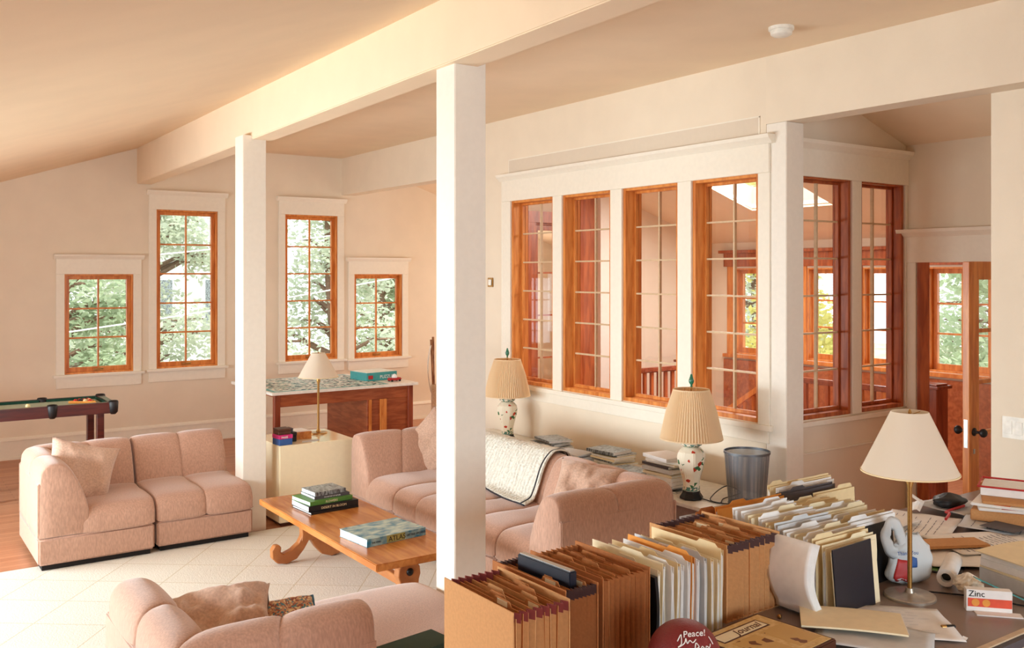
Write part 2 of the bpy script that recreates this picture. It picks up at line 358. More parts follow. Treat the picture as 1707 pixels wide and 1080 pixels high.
wall_openings('wall_far', -2.5, 8.8, 0, 4.0, .16, [f[:4] for f in FW], (0, YF, 0), 0, M['wall'], 'cream painted far wall with four windows')
s = MB().box(-2.5, -5.4, -.15, 8.8, 11.3, 0).build('floor', M['floor']); tag(s, 'reddish strip wood floor', kind='structure')
def slope(name, x0, z0, x1, z1, y0, y1, th, m, label, hole=None):
    mb = MB(); f = lambda x: z0+(z1-z0)*(x-x0)/(x1-x0)
    if hole:
        hx0, hx1, hy0, hy1 = hole; cells = [(x0, hx0, y0, y1), (hx1, x1, y0, y1), (hx0, hx1, y0, hy0), (hx0, hx1, hy1, y1)]
    else: cells = [(x0, x1, y0, y1)]
    for a, b, c, d in cells:
        mb.add([(a, c, f(a)), (b, c, f(b)), (b, d, f(b)), (a, d, f(a)), (a, c, f(a)+th), (b, c, f(b)+th), (b, d, f(b)+th), (a, d, f(a)+th)],
               [(0, 1, 2, 3), (7, 6, 5, 4), (4, 5, 1, 0), (5, 6, 2, 1), (6, 7, 3, 2), (7, 4, 0, 3)])
    return tag(mb.build(name, m), label, kind='structure')
slope('ceiling_left', -2.5, 1.66, 2.56, 3.37, -5.4, 11.3, .2, M['ceil'], 'sloping ceiling left of the long beam')
tag(MB().box(2.5, -5.4, 3.43, 5.3, 11.3, 3.63).build('ceiling_middle', M['ceil']), 'flat ceiling between the two beams', kind='structure')
slope('ceiling_right', 5.24, 3.43, 8.8, 2.26, -5.4, 11.3, .2, M['ceil'], 'sloping ceiling over the stair hall with a skylight', hole=(6.55, 7.71, 5.66, 6.66))
g = root('window_20', label='rectangular skylight in the sloping hall ceiling', kind='structure')
zc = lambda x: 3.43-(x-5.24)*.3287
mb = MB()
for (a, b, c, d) in [(6.53, 6.57, 5.64, 6.68), (7.69, 7.73, 5.64, 6.68), (6.55, 7.71, 5.64, 5.67), (6.55, 7.71, 6.65, 6.68)]:
    mb.add([(a, c, zc(a)+.02), (b, c, zc(b)+.02), (b, d, zc(b)+.02), (a, d, zc(a)+.02), (a, c, zc(a)+.24), (b, c, zc(b)+.24), (b, d, zc(b)+.24), (a, d, zc(a)+.24)],
           [(0, 1, 2, 3), (7, 6, 5, 4), (4, 5, 1, 0), (5, 6, 2, 1), (6, 7, 3, 2), (7, 4, 0, 3)])
mb.build('frame', M['trim'], g)
MB().add([(6.56, 5.66, zc(6.56)+.2), (7.7, 5.66, zc(7.7)+.2), (7.7, 6.66, zc(7.7)+.2), (6.56, 6.66, zc(6.56)+.2)], [(0, 1, 2, 3)]).build('pane', M['glass'], g)
# left wall and back wall, out of view, with the windows the daylight comes through
wall_openings('wall_left', 0, 16.6, 0, 1.85, .2, [(8.0, 11.0, .65, 1.65), (11.4, 14.5, .65, 1.65)], (-2.2, -5.4, 0), R(90), M['wall'], 'cream left wall')
wall_openings('wall_back', -2.5, 5.3, 0, 3.9, .2, [(-.8, 1.1, .5, 2.5), (1.3, 3.2, .5, 2.5)], (0, -5.4, 0), 0, M['wall'], 'cream wall behind the desk')
# beams
mb = MB(); a0, a1 = -5.3, YF; xl = lambda y: 2.30+(y-3.0)*.032
for q in [0]:
    P = [(xl(a0), a0), (xl(a0)+.18, a0), (xl(a1)+.16, a1), (xl(a1), a1)]
    mb.add([(x, y, 2.97) for x, y in P]+[(x, y, 3.5) for x, y in P], [(0, 1, 2, 3), (7, 6, 5, 4), (4, 5, 1, 0), (5, 6, 2, 1), (6, 7, 3, 2), (7, 4, 0, 3)])
tag(mb.build('beam', M['ceil'], bevel=.006), 'long cream beam carried by the two tall white posts', kind='structure')
tag(MB().box(5.06, -5.3, 2.97, 5.24, 4.25, 3.5).box(5.06, 8.2, 2.96, 5.24, YF, 3.5).build('beam', M['wall']), 'long cream beam in line with the glazed partition', kind='structure')
for (x, y, ln) in [(2.36, 6.94, 'tall white square post behind the rose sofa on the left'), (2.36, 3.88, 'tall white square post in the middle of the room')]:
    tag(MB().box(x, y, 0, x+.18, y+.18, 3.0).build('column', M['post'], bevel=.004), ln, kind='structure')
tag(MB().box(5.06, 4.08, 0, 5.24, 4.25, 2.969).build('column', M['post'], bevel=.004), 'white corner post of the glazed partition', kind='structure')
# partition A: faces the sofas
AW = [(4.31, 4.94), (5.08, 5.71), (5.85, 6.50), (6.63, 7.29)]
ya = 8.2
wall_openings('wall_partition', 0, ya-4.25, 0, 3.5, .18, [(ya-b, ya-a, .93, 2.65) for a, b in AW], (5.06, ya, 0), R(-90), M['wall'], 'cream partition wall glazed with four tall windows')
wall_openings('wall_partition_side', 5.24, 6.8, 0, 3.5, .14, [(5.42, 6.0, .92, 2.66), (6.11, 6.67, .92, 2.66)], (0, 4.25, 0), 0, M['wall'], 'short cream partition wall glazed with two tall windows')
wall_openings('wall_stair_end', 5.24, 8.8, 0, 3.6, .12, [(5.36, 5.78, .5, 2.5), (5.9, 6.5, .5, 2.5)], (0, 8.08, 0), 0, M['wall'], 'far wall of the stair hall')
wall_openings('wall_door', 0, 1.45, 0, 3.2, .12, [(.1, .9, 0, 2.06)], (6.7, 4.25, 0), R(-90), M['wall'], 'cream wall holding the glazed wood door')
wall_openings('wall_switch', 0, 8.1, 0, 3.5, .14, [], (5.24, 2.8, 0), R(-90), M['wall'], 'pale wall at the right edge with a light switch')
tag(MB().box(5.38, 2.68, 0, 6.82, 2.8, 3.4).build('wall_vestibule', M['wall']), 'return wall beside the open door', kind='structure')
HW = [(4.60, 5.23), (5.35, 5.95), (6.03, 6.65), (7.05, 7.7)]
wall_openings('wall_right', 0, 14.4, 0, 2.4, .18, [(YF+.1-b, YF+.1-a, 1.0, 2.02) for a, b in HW], (8.6, YF+.1, 0), R(-90), M['wall'], 'outer wall of the stair hall with small windows')
tag(MB().box(6.82, 2.9, 0, 8.6, 3.0, 3.2).build('wall_stair_near', M['wall']), 'near wall of the stair hall', kind='structure')

# windows
def window(num, width, z0, z1, cols, rows, loc, rz, m, gl, jamb_d, glass_y, label, casing=None, mt=.018, st=.04, latch=True, red=None, jt=.018, mm=None):
    r = root('window_%d' % num, loc, rz, label=label, kind='structure'); h = z1-z0
    mb = MB(); frame_box(mb, 0, 0, width, h, jt, 0.004, jamb_d); mb.build('jamb', red or m, r, bevel=.002, seg=1)
    mb = MB(); frame_box(mb, jt, jt, width-jt, h-jt, st, glass_y-.016, glass_y+.016, tb=st*1.25); mb.build('sash', m, r, bevel=.003, seg=1)
    a0, a1, b0, b1 = jt+st, width-jt-st, jt+st*1.25, h-jt-st
    mb = MB()
    for i in range(1, cols): x = a0+(a1-a0)*i/cols; mb.box(x-mt/2, glass_y-.012, b0, x+mt/2, glass_y+.012, b1)
    for j in range(1, rows): z = b0+(b1-b0)*j/rows; mb.box(a0, glass_y-.011, z-mt/2, a1, glass_y+.011, z+mt/2)
    mb.build('muntins', mm or m, r)
    MB().add([(a0, glass_y, b0), (a1, glass_y, b0), (a1, glass_y, b1), (a0, glass_y, b1)], [(0, 1, 2, 3)]).build('pane', gl, r)
    if casing:
        cw = .085; mb = MB(); mb.box(-cw, -.018, -.0, 0, .0, h); mb.box(width, -.018, 0, width+cw, 0, h); mb.box(-cw, -.022, h, width+cw, 0, h+.17)
        mb.build('casing', M['trim'], r, bevel=.003, seg=1)
        mb = MB().prism([(0, 0), (-.03, 0), (-.04, .012), (-.058, .03), (-.066, .05), (0, .05)], width+2*cw+.05, lambda u, v, t: (-cw-.025+t, u, h+.165+v)); mb.build('crown_cap', M['trim'], r)
        MB().box(-cw-.03, -.06, -.028, width+cw+.03, .004, 0).build('sill', M['trim'], r, bevel=.005)
        MB().box(-cw, -.018, -.15, width+cw, 0, -.028).build('apron', M['trim'], r, bevel=.003, seg=1)
    if latch:
        mb = MB(); mb.box(width/2-.05, glass_y-.03, .03, width/2+.05, glass_y-.016, .045); mb.tube([(width/2-.03, glass_y-.034, .04), (width/2+.05, glass_y-.034, .05)], .005)
        mb.build('crank_handle', M['brass'], r)
    return r
wl = ['small six pane window, leftmost on the far wall', 'tall ten pane window left of the slim white post', 'tall ten pane window behind the brass table lamp', 'small six pane window above the puzzle table end']
for i, (a, b, c, d, n) in enumerate(FW):
    window(i+1, b-a, c, d, 2, n, (a, YF, c), 0, M['fir'], M['glass'], .15, .075, wl[i], casing=True)
for i, (a, b) in enumerate(reversed(AW)):
    window(5+i, b-a, .93, 2.65, 2, 6, (5.06, b, .93), R(-90), M['fir'], M['glass_in'], .175, .11, ['first', 'second', 'third', 'fourth'][i]+' tall interior window of the long partition counted from the far end', latch=False, mt=.013, st=.02, jt=.03, mm=M['muntin'])
for i, (a, b) in enumerate([(5.42, 6.0), (6.11, 6.67)]):
    window(9+i, b-a, .92, 2.66, 2, 6, (a, 4.25, .92), 0, M['fir_red'], M['glass_in'], .135, .09, ['tall interior window beside the corner post', 'tall interior window nearest the open door'][i], latch=False, mt=.013, st=.02, jt=.03, mm=M['muntin'])
for i, (a, b) in enumerate(HW):
    window(11+i, b-a, 1.0, 2.02, 2, 3, (8.6, b, 1.0), R(-90), M['fir'], M['glass'], .17, .09, 'small wood framed stair hall window number %d' % (i+1), latch=False, st=.045)
for i, (a, b) in enumerate([(5.36, 5.78), (5.9, 6.5)]):
    window(15+i, b-a, .5, 2.5, 2, 4, (a, 8.08, .5), 0, M['fir_red'], M['glass_in'], .12, .05, 'wood framed glazed panel at the far end of the stair hall, %s one' % ['narrow', 'wide'][i], latch=False, st=.06)
# partition trims
def crown_trim(name, x0, x1, z, loc, rz, label, ext=.07):
    r = root(name, loc, rz, label=label, kind='structure')
    MB().box(x0, -.022, z-.20, x1, 0, z).build('header_board', M['trim'], r, bevel=.003, seg=1)
    MB().prism([(0, 0), (-.03, 0), (-.04, .012), (-.066, .036), (-.075, .06), (0, .06)], x1-x0+ext, lambda u, v, t: (x0-ext/2+t, u, z-.005+v)).build('crown_cap', M['trim'], r)
    return r
crown_trim('trim_1', ya-7.42, ya-4.21, 2.84, (5.06, ya, 0), R(-90), 'white header over the four partition windows')
crown_trim('trim_2', 5.26, 6.72, 2.84, (0, 4.25, 0), 0, 'white header over the two windows beside the corner post', .02)
crown_trim('trim_3', 0.0, 1.0, 2.24, (6.7, 4.26, 0), R(-90), 'white header over the open door')
tag(MB().box(5.03, 4.19, .885, 5.06, 7.4, .925).box(5.045, 4.22, .80, 5.06, 7.4, .885).build('trim_4', M['trim'], bevel=.003, seg=1), 'white sill under the four partition windows', kind='structure')
tag(MB().box(5.26, 4.215, .875, 6.7, 4.25, .91).box(5.26, 4.235, .68, 6.7, 4.25, .69).build('trim_5', M['trim'], bevel=.003, seg=1), 'white sill under the two side windows', kind='structure')
mb = MB()
for a, b in [(7.29, 7.42), (4.21, 4.31), (4.94, 5.08), (5.71, 5.85), (6.5, 6.63)]: mb.box(5.045, a, .925, 5.06, b, 2.64)
mb.box(5.045, 7.42, 0, 5.06, 7.44, 2.9)
tag(mb.build('trim_6', M['trim'], bevel=.002, seg=1), 'white mullions between the partition windows', kind='structure')
mb = MB()
for a, b in [(6.0, 6.11), (6.67, 6.7)]: mb.box(a, 4.235, .92, b, 4.25, 2.64)
mb.box(6.685, 4.16, 0, 6.7, 4.235, 2.06); tag(mb.build('trim_7', M['trim'], bevel=.002, seg=1), 'white casing beside the door and side windows', kind='structure')
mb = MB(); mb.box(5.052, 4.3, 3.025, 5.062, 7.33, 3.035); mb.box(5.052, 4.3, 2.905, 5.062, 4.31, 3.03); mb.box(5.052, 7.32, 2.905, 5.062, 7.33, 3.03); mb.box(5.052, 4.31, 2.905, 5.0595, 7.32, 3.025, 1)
tag(mb.build('trim_8', [M['trim'], M['recess_shade']]), 'long narrow panel above the partition header', kind='structure')
mb = MB(); mb.box(-1, YF-.018, 0, 8.4, YF, .2); mb.prism([(0, 0), (-.028, 0), (-.022, .02), (-.01, .035), (0, .035)], 9.4, lambda u, v, t: (-1+t, YF+u, .2+v)); mb.box(-1, YF-.03, 0, 8.4, YF, .025)
tag(mb.build('baseboard_far', M['trim']), 'tall stepped white baseboard on the far wall', kind='structure')
tag(MB().box(5.04, 4.3, 0, 5.06, 8.2, .2).build('baseboard_partition', M['trim']), 'white baseboard of the partition', kind='structure')
# door casing and leaf
r = root('door_1', (6.7, 3.3, 0), 0, label='glazed fir door standing open with black knobs', kind='structure')
mb = MB(); mb.box(0, .03, 0, .12, .045, 2.06); mb.box(0, .835, 0, .12, .85, 2.06); mb.box(0, .045, 2.04, .12, .835, 2.06); mb.box(-.012, .755, 0, .0, .85, 2.08); mb.build('jamb', M['fir_red'], r)
lf = MB(); L0, L1 = -.90, -.04; y0, y1 = -.06, -.015
frame_box(lf, L0, .02, L1, 2.03, .115, y0, y1, tb=.24); leaf = lf.build('door_leaf', M['fir'], r, bevel=.003, seg=1)
mb = MB()
for k in (1, 2, 3, 4): z = .26+(1.915-.26)*k/5; mb.box(L0+.115, y0+.01, z-.012, L1-.115, y1-.01, z+.012)
mb.build('glazing_bars', M['fir'], leaf); MB().add([(L0+.115, -.038, .26), (L1-.115, -.038, .26), (L1-.115, -.038, 1.915), (L0+.115, -.038, 1.915)], [(0, 1, 2, 3)]).build('glass', M['glass_in'], leaf)
for sgn, nm in ((-1, y0), (1, y1)):
    prof = [(0.0, 0), (.026, 0), (.026, .006), (.010, .010), (.009, .035), (.018, .042), (.028, .055), (.028, .068), (.018, .08), (.0, .083)]
    mb = MB().lathe(prof, 20); kn = mb.build('knob', M['black'], leaf, smooth=True); kn.rotation_euler = (R(90) if sgn < 0 else R(-90), 0, 0); kn.location = (L0+.055, nm, .94)
MB().box(L0-.002, -.05, .84, L0, -.025, 1.02).build('latch_plate', M['steel'], leaf)
MB().box(L0+.045, y0-.004, .80, L0+.065, y0, .83).build('keyhole_plate', M['steel'], leaf)
# stair hall
r = root('stair_railing', (0, 0, 0), label='reddish wood stair railing with square balusters and a capped newel', cat='railing')
mb = MB(); mb.box(7.31, 4.45, .92, 7.39, 6.05, .97); mb.box(6.45, 7.2, .92, 7.39, 7.28, .97); mb.build('handrail', M['fir_dark'], r, bevel=.012)
def bar_(mb, p, q, wx, wz):
    p = Vector(p); q = Vector(q); x = Vector((wx/2, 0, 0)); z = Vector((0, 0, wz/2))
    mb.add([p-x-z, p+x-z, p+x+z, p-x+z, q-x-z, q+x-z, q+x+z, q-x+z], [(0, 1, 2, 3), (7, 6, 5, 4), (0, 4, 5, 1), (1, 5, 6, 2), (2, 6, 7, 3), (3, 7, 4, 0)])
mb = MB(); bar_(mb, (7.35, 6.05, .94), (7.35, 7.2, .20), .08, .06); mb.build('sloping_handrail', M['fir'], r)
for (x, y) in [(7.35, 4.42), (7.35, 6.1), (7.35, 7.24)]:
    mb = MB(); mb.box(x-.085, y-.085, 0, x+.085, y+.085, 1.0); mb.box(x-.11, y-.11, 1.0, x+.11, y+.11, 1.025); mb.box(x-.085, y-.085, 1.025, x+.085, y+.085, 1.04); mb.build('newel', M['fir_dark'], r, bevel=.004, seg=1)
k = 0
for y in [4.6+.12*i for i in range(12)]: MB().box(7.335, y, 0, 7.365, y+.035, .925).build('baluster', M['fir_red'] if k % 2 else M['fir'], r); k += 1
for x in [6.5+.1*i for i in range(8)]: MB().box(x, 7.225, 0, x+.035, 7.255, .925).build('baluster', M['fir_red'], r)
for i in range(9):
    y = 6.2+.11*i; MB().box(7.335, y, 0, 7.365, y+.035, .9-(y-6.05)*.643).build('baluster', M['fir'], r)
r = root('trim_9', (0, 0, 0), label='wood wainscot and header boards around the hall windows', kind='structure')
MB().box(8.575, 3.0, 0, 8.6, 7.85, .93).build('wainscot', M['fir_panel'], r)
MB().box(8.55, 3.0, .955, 8.6, 7.85, .995).build('sill', M['fir'], r, bevel=.004)
MB().box(8.57, 3.0, 2.04, 8.6, 7.85, 2.20).box(8.53, 2.95, 2.20, 8.6, 7.9, 2.235).build('header_board', M['fir_red'], r, bevel=.003, seg=1)
mb = MB()
for a, b in [(3.0, 4.6), (5.23, 5.35), (5.95, 6.03), (6.65, 6.75), (6.95, 7.05), (7.7, 7.8)]: mb.box(8.58, a, .99, 8.6, b, 2.04)
mb.build('casing', M['fir'], r)
tag(MB().box(6.50, 8.03, 0, 6.70, 8.079, 2.9).box(5.36, 8.035, 2.5, 6.5, 8.079, 2.62).box(5.245, 8.03, 0, 5.36, 8.079, 2.9).box(5.78, 8.04, .5, 5.9, 8.079, 2.5).box(5.36, 8.035, .3, 6.5, 8.079, .5).build('trim_10', M['fir_red']), 'fir casing at the far end of the stair hall', kind='structure')
tag(MB().box(6.72, 7.95, 0, 6.9, 8.08, 3.1).build('column', M['post']), 'white post inside the stair hall', kind='structure')

# ---------------------------------------------------------------- rug
tag(MB().box(-1.6, 3.0, 0, 4.1, 6.90, .013).build('area_rug', M['rug'], bevel=.004), 'cream woven rug with a faint lattice under the coffee table', 'rug')

# ---------------------------------------------------------------- sofas
BACK = [(.0, .20), (.005, .36), (.03, .46), (.07, .56), (.11, .635), (.15, .68), (.20, .70), (.26, .695), (.30, .665), (.32, .60), (.325, .40), (.325, .20)]
SEAT = [(.0, .205), (-.006, .27), (.004, .325), (.04, .37), (.10, .392), (.25, .40), (.45, .392), (.62, .385), (.63, .205)]
def inset(prof, d):
    n = len(prof); out = []
    for i in range(n):
        a = Vector(prof[i-1]); b = Vector(prof[(i+1) % n]); t = (b-a).normalized(); nn = Vector((t.y, -t.x))
        c = Vector(prof[i]); out.append(c+nn*d)
    return out
def sm(prof):
    a0, a1 = min(p[0] for p in prof), max(p[0] for p in prof); b0, b1 = min(p[1] for p in prof), max(p[1] for p in prof)
    return [(min(a1, max(a0, p.x)), min(b1, max(b0, p.y))) for p in catmull(prof, 3, True)]
def puffs(n, m=14):
    """list of (param, puff) for n channels"""
    out = []
    for k in range(n):
        for j in range(m+1):
            if k and j == 0: continue
            s_ = j/m; s_ = .5-.5*math.cos(PI*s_)
            out.append(((k+s_)/n, (1-abs(2*s_-1)**3.2)**.5 if 0 < s_ < 1 else 0))
    return out
def roll(mb, prof, chans, fn, ins=.02):
    A = sm(prof); cx = sum(p[0] for p in A)/len(A); cy = sum(p[1] for p in A)/len(A)
    B = inset(A, ins)
    # make sure the inset goes inward
    if sum((Vector(a)-Vector((cx, cy))).length for a in A) < sum((b-Vector((cx, cy))).length for b in B): B = inset(A, -ins)
    rs = [[fn(s_, B[i][0]+(A[i][0]-B[i][0])*p, B[i][1]+(A[i][1]-B[i][1])*p) for i in range(len(A))] for s_, p in chans]
    mb.rings(rs, True, True)
D = .90; T = .325
def sofa_base(r, x0, x1, d=D):
    MB().box(x0+.006, .006, .035, x1-.006, d-.004, .208).build('base', M['sofa'], r, bevel=.012, seg=3, auto=50)
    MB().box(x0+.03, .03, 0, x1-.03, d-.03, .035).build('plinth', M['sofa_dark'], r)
def armless(loc, rz, label, wd=.68, seatch=2):
    r = root('sofa_module', loc, rz, label=label, cat='sofa', group='rose linen modular sofa pieces'); h = wd/2
    sofa_base(r, -h, h)
    mb = MB(); roll(mb, SEAT, puffs(seatch), lambda s_, d, z: (-h+.004+(wd-.008)*s_, d, z)); mb.build('seat', M['sofa'], r, smooth=True)
    mb = MB(); roll(mb, BACK, puffs(2), lambda s_, d, z: (-h+.006+(wd-.012)*s_, D-T+d, z)); mb.build('backrest', M['sofa'], r, smooth=True)
    MB().box(-h+.008, D-.03, .212, h-.008, D-.006, .57).build('outer_panel', M['sofa'], r, bevel=.006)
    return r
def corner(loc, rz, label, wd=.74, side=-1, seatch=1):
    """back along the rear and along one side (side=-1: local -x)"""
    r = root('corner_sofa_module', loc, rz, label=label, cat='sofa', group='rose linen modular sofa pieces'); h = wd/2
    sofa_base(r, -h, h); ix, iy = -h+T, D-T
    mb = MB(); S2 = [((d*(iy+.05)/.63) if d > 0 else d, z) for d, z in SEAT]
    roll(mb, S2, puffs(seatch), lambda s_, d, z: (-side*(h-.004-(wd-.26)*s_)*1, d, z)); mb.build('seat', M['sofa'], r, smooth=True)
    rs = []; ch = [(s_/2, p) for s_, p in puffs(2)]+[(.5+s_/2, p) for s_, p in puffs(2)[1:]]
    def fn(s_, d, z):
        if s_ <= .5:
            t = s_*2; x = h-.005+((ix-d)-(h-.005))*t; return (side*-1*x, iy+d, z)
        t = (s_-.5)*2; return (side*-1*(ix-d), (iy+d)+(.004-(iy+d))*t, z)
    mb = MB(); roll(mb, BACK, ch, fn); mb.build('backrest', M['sofa'], r, smooth=True)
    a_, b_ = sorted((side*-1*(-h+.003), side*-1*(-h+.03)))
    MB().box(-h+.004, D-.03, .212, h-.004, D-.006, .57).build('rear_panel', M['sofa'], r, bevel=.006)
    MB().box(a_, .008, .212, b_, D-.04, .57).build('side_panel', M['sofa'], r, bevel=.006)
    return r
# left sofa faces the camera side (-Y)
corner((1.31, 6.74, .014), 0, 'rose linen corner sofa piece with a square pillow, left end of the left sofa')
armless((2.035, 6.76, .014), 0, 'rose linen armless sofa piece beside the slim white post', .69)
# right sofa faces -X: local +y -> +X
FX = 3.16
corner((FX, 6.43, .014), R(-90), 'rose linen corner sofa piece beside the cream cube, far end of the right sofa', .70, -1)
armless((FX, 5.74, .014), R(-90), 'rose linen armless sofa piece next after the far corner piece', .67)
armless((FX, 5.07, .014), R(-90), 'rose linen armless sofa piece just before the near corner piece of the right sofa', .66)
corner((FX, 4.41, .014), R(-90), 'rose linen corner sofa piece with a fallen pillow, nearest the grey wastebasket', .66, 1)
# near sofa, seen from behind, faces +Y
corner((1.20, 4.06, .014), R(180), 'rose linen corner sofa piece seen from behind, nearest the bottom left', .78, 1)
r = root('ottoman', (1.985, 4.28, .014), R(180), label='rose linen ottoman beside the middle post, in front of the file boxes', cat='ottoman')
sofa_base(r, -.35, .35, .92); mb = MB(); roll(mb, [(d*.92/.63 if d > 0 else d, z) for d, z in SEAT], puffs(1), lambda s_, d, z: (-.346+.692*s_, d, z)); mb.build('cushion', M['sofa'], r, smooth=True)

def pillow(name, loc, rot, sx, sy, t, m, label, seed=0, group='loose sofa pillows', crumple=.5, piping=None):
    r = root(name, loc, 0, label=label, cat='pillow', group=group, rot=rot); mb = MB(); N = 26
    def f(u, v, sg):
        a = 2*u-1; b = 2*v-1
        e = ((1-a**4)*(1-b**4)); th = t*(max(e, 0)**.45)
        x = a*sx/2*(1-.10*(1-abs(b)**2)*abs(a)**3); y = b*sy/2*(1-.10*(1-abs(a)**2)*abs(b)**3)
        nz = noise.noise(Vector((a*2.1+seed, b*2.1, sg*.3)))*.6+noise.noise(Vector((a*5+seed, b*3, sg)))*.3
        return (x+nz*.01*crumple, y, sg*th/2*(1+crumple*nz))
    mb.grid(lambda u, v: f(u, v, 1), N, N); mb.grid(lambda u, v: f(v, u, -1), N, N)
    mb.v = [(x, y, z) for x, y, z in mb.v]
    mb.build('cover', m, r, smooth=True)
    if piping:
        pts = []
        for k in range(64):
            q = k/16; s_ = int(q) % 4; w_ = q-int(q)
            u, v = [(w_, 0), (1, w_), (1-w_, 1), (0, 1-w_)][s_]; pts.append(f(u, v, 1))
        MB().tube(pts+[pts[0]], .008, 6).build('piping', piping, r, smooth=True)
    return r
pillow('sofa_pillow', (1.26, 7.10, .57), (R(68), R(16), R(-4)), .46, .42, .17, M['pillow'], 'square rose pillow leaning in the left sofa corner', 1)
pillow('sofa_pillow', (3.78, 6.52, .60), (R(62), R(38), R(-60)), .44, .42, .15, M['pillow'], 'square rose pillow standing on its corner in the far sofa corner', 3)
pillow('sofa_pillow', (3.76, 4.58, .575), (R(58), R(8), R(-55)), .44, .38, .22, M['pillow'], 'rose pillow slumped on the near end of the right sofa', 5)
pillow('sofa_pillow', (1.16, 3.69, .555), (R(30), R(-6), R(-18)), .42, .36, .18, M['pillow'], 'crumpled rose pillow in the sofa seen from behind', 8, crumple=1.0)
pillow('paisley_pillow', (1.42, 3.66, .515), (R(20), R(0), R(-8)), .30, .32, .10, M['paisley'], 'blue edged paisley pillow half hidden behind the near sofa back', 9, piping=M['denim'])

# blanket over right sofa back
r = root('knit_blanket', (FX, 0, 0), 0, label='cream knitted blanket with a dark edge stripe draped over the right sofa back', cat='blanket')
PB = [(D-T-.10, .405), (D-T-.02, .425), (D-T+.015, .48), (D-T+.06, .58), (D-T+.11, .665), (D-T+.16, .715), (D-T+.21, .728), (D-T+.27, .722), (D-T+.32, .69), (D-T+.345, .60), (D-T+.35, .45)]
PBc = catmull(PB, 4, False)
def bl(u, v, off=0):
    s0 = .0+.28*max(0, (v-.15))**1.2
    q = (s0+(1-s0)*u)*(len(PBc)-1); i = min(int(q), len(PBc)-2); p = PBc[i].lerp(PBc[i+1], q-i)
    y = 5.13+v*1.25
    dz = .006*math.sin(v*30+u*4)+.006*noise.noise(Vector((u*6, v*9, 0)))
    return (p.x-abs(dz)-off, y-.05*(1-u)*(1-v), p.y+abs(dz)+off)
MB().grid(lambda u, v: bl(u, v), 40, 60, thick=-.010).build('wool', M['knit'], r, smooth=True)
MB().grid(lambda u, v: bl(u, .022+v*.008, .003), 40, 2, thick=-.010).build('edge_stripe', M['navy'], r, smooth=True)
MB().tube([bl(0, v/30, .004) for v in range(31)], .006, 6).build('hem', M['navy'], r, smooth=True)

# ---------------------------------------------------------------- coffee table
r = root('coffee_table', (2.50, 5.32, 0), 0, label='long honey oak coffee table on curled trestle legs', cat='table')
MB().box(-.28, -.88, .385, .28, .88, .425).build('tabletop', M['oak'], r, bevel=.004)
def scroll_leg(sg):
    o = [(0, .33), (.03, .24), (.07, .15), (.13, .085), (.20, .075), (.235, .10), (.235, .135), (.215, .15), (.20, .13), (.235, .165), (.262, .15), (.275, .11), (.262, .05), (.22, .015), (.15, .0), (.08, .02), (.02, .09), (-.02, .18)]
    o = [(0.0, .36), (.035, .25), (.08, .15), (.13, .09), (.185, .07), (.205, .085), (.20, .115), (.215, .135), (.245, .135), (.265, .105), (.262, .05), (.225, .012), (.16, .0), (.09, .025), (.04, .08), (.0, .17), (-.02, .28), (-.02, .36)]
    return [(sg*u, v+.014) for u, v in o]
for ye in (-.70, .70):
    ped = MB().prism([(-.05, .385), (-.055, .37), (-.045, .35), (-.065, .32), (-.07, .28), (-.06, .25), (-.055, .20), (-.06, .15), (.06, .15), (.055, .20), (.06, .25), (.07, .28), (.065, .32), (.045, .35), (.055, .37), (.05, .385)], .045, lambda u, v, t: (u, ye-.030+t*1.3, v)).build('splat', M['oak_leg'], r, bevel=.004, seg=1)
    mb = MB().lathe([(0, 0), (.02, 0), (.022, .008), (.012, .016), (0, .018)], 16); b = mb.build('bolt', M['black'], ped, smooth=True); b.rotation_euler = (R(90), 0, 0); b.location = (0, ye-.026, .30)
    for sg in (-1, 1):
        q = [(u*1.0, v*.86 if v > .15 else v*1.0) for u, v in scroll_leg(sg)]
        MB().prism(q, .05, lambda u, v, t: (u, ye-.025+t, v)).build('leg', M['oak_leg'], r, bevel=.005, seg=1)
MB().box(-.02, -.68, .20, .02, .68, .25).build('stretcher', M['oak_leg'], r, bevel=.004, seg=1)

def book(name, loc, rz, L, W, H, cov, label, cat='book', group=None, spine=None, spine_col=None, tsz=.02, top=None, tcol=None, hard=.0025, spine_side=-1, pages='paper'):
    """L along x (spine length), W along y, spine on -y side"""
    r = root(name, loc, rz, label=label, cat=cat, group=group)
    mb = MB(); mb.box(-L/2, -W/2, 0, L/2, W/2, hard); mb.box(-L/2, -W/2, H-hard, L/2, W/2, H); mb.box(-L/2, -W/2-.001, 0, L/2, -W/2+hard, H)
    mb.build('cover', cov, r, bevel=.0008, seg=1)
    MB().box(-L/2+.004, -W/2+hard, hard, L/2-.004, W/2-.005, H-hard).build('pages', M[pages], r)
    if spine: txt(r, spine, tsz, (0, -W/2-.0018, H/2-tsz*.34), (R(90), 0, 0), spine_col, align='CENTER')
    if top: txt(r, top, tsz, (-L*.35, 0, H+.0004), (0, 0, 0), tcol)
    return r
TZ = .425
bz = TZ
book('picture_book', (2.50, 5.74, bz), R(4), .34, .27, .014, M['black'], 'thin black book with white pages at the bottom of the stack', group='books stacked on the coffee table'); bz += .014
book('picture_book', (2.50, 5.75, bz), R(2), .35, .27, .036, M['black'], 'thick black spined book with pale desert title', group='books stacked on the coffee table', spine='DESERT IN BLOOM', spine_col=M['manila'], tsz=.021); bz += .036
book('picture_book', (2.485, 5.76, bz), R(6), .31, .25, .026, M['green'], 'green spined flowers book in the stack', group='books stacked on the coffee table', spine='FLOWERS', spine_col=M['manila2'], tsz=.02); bz += .026
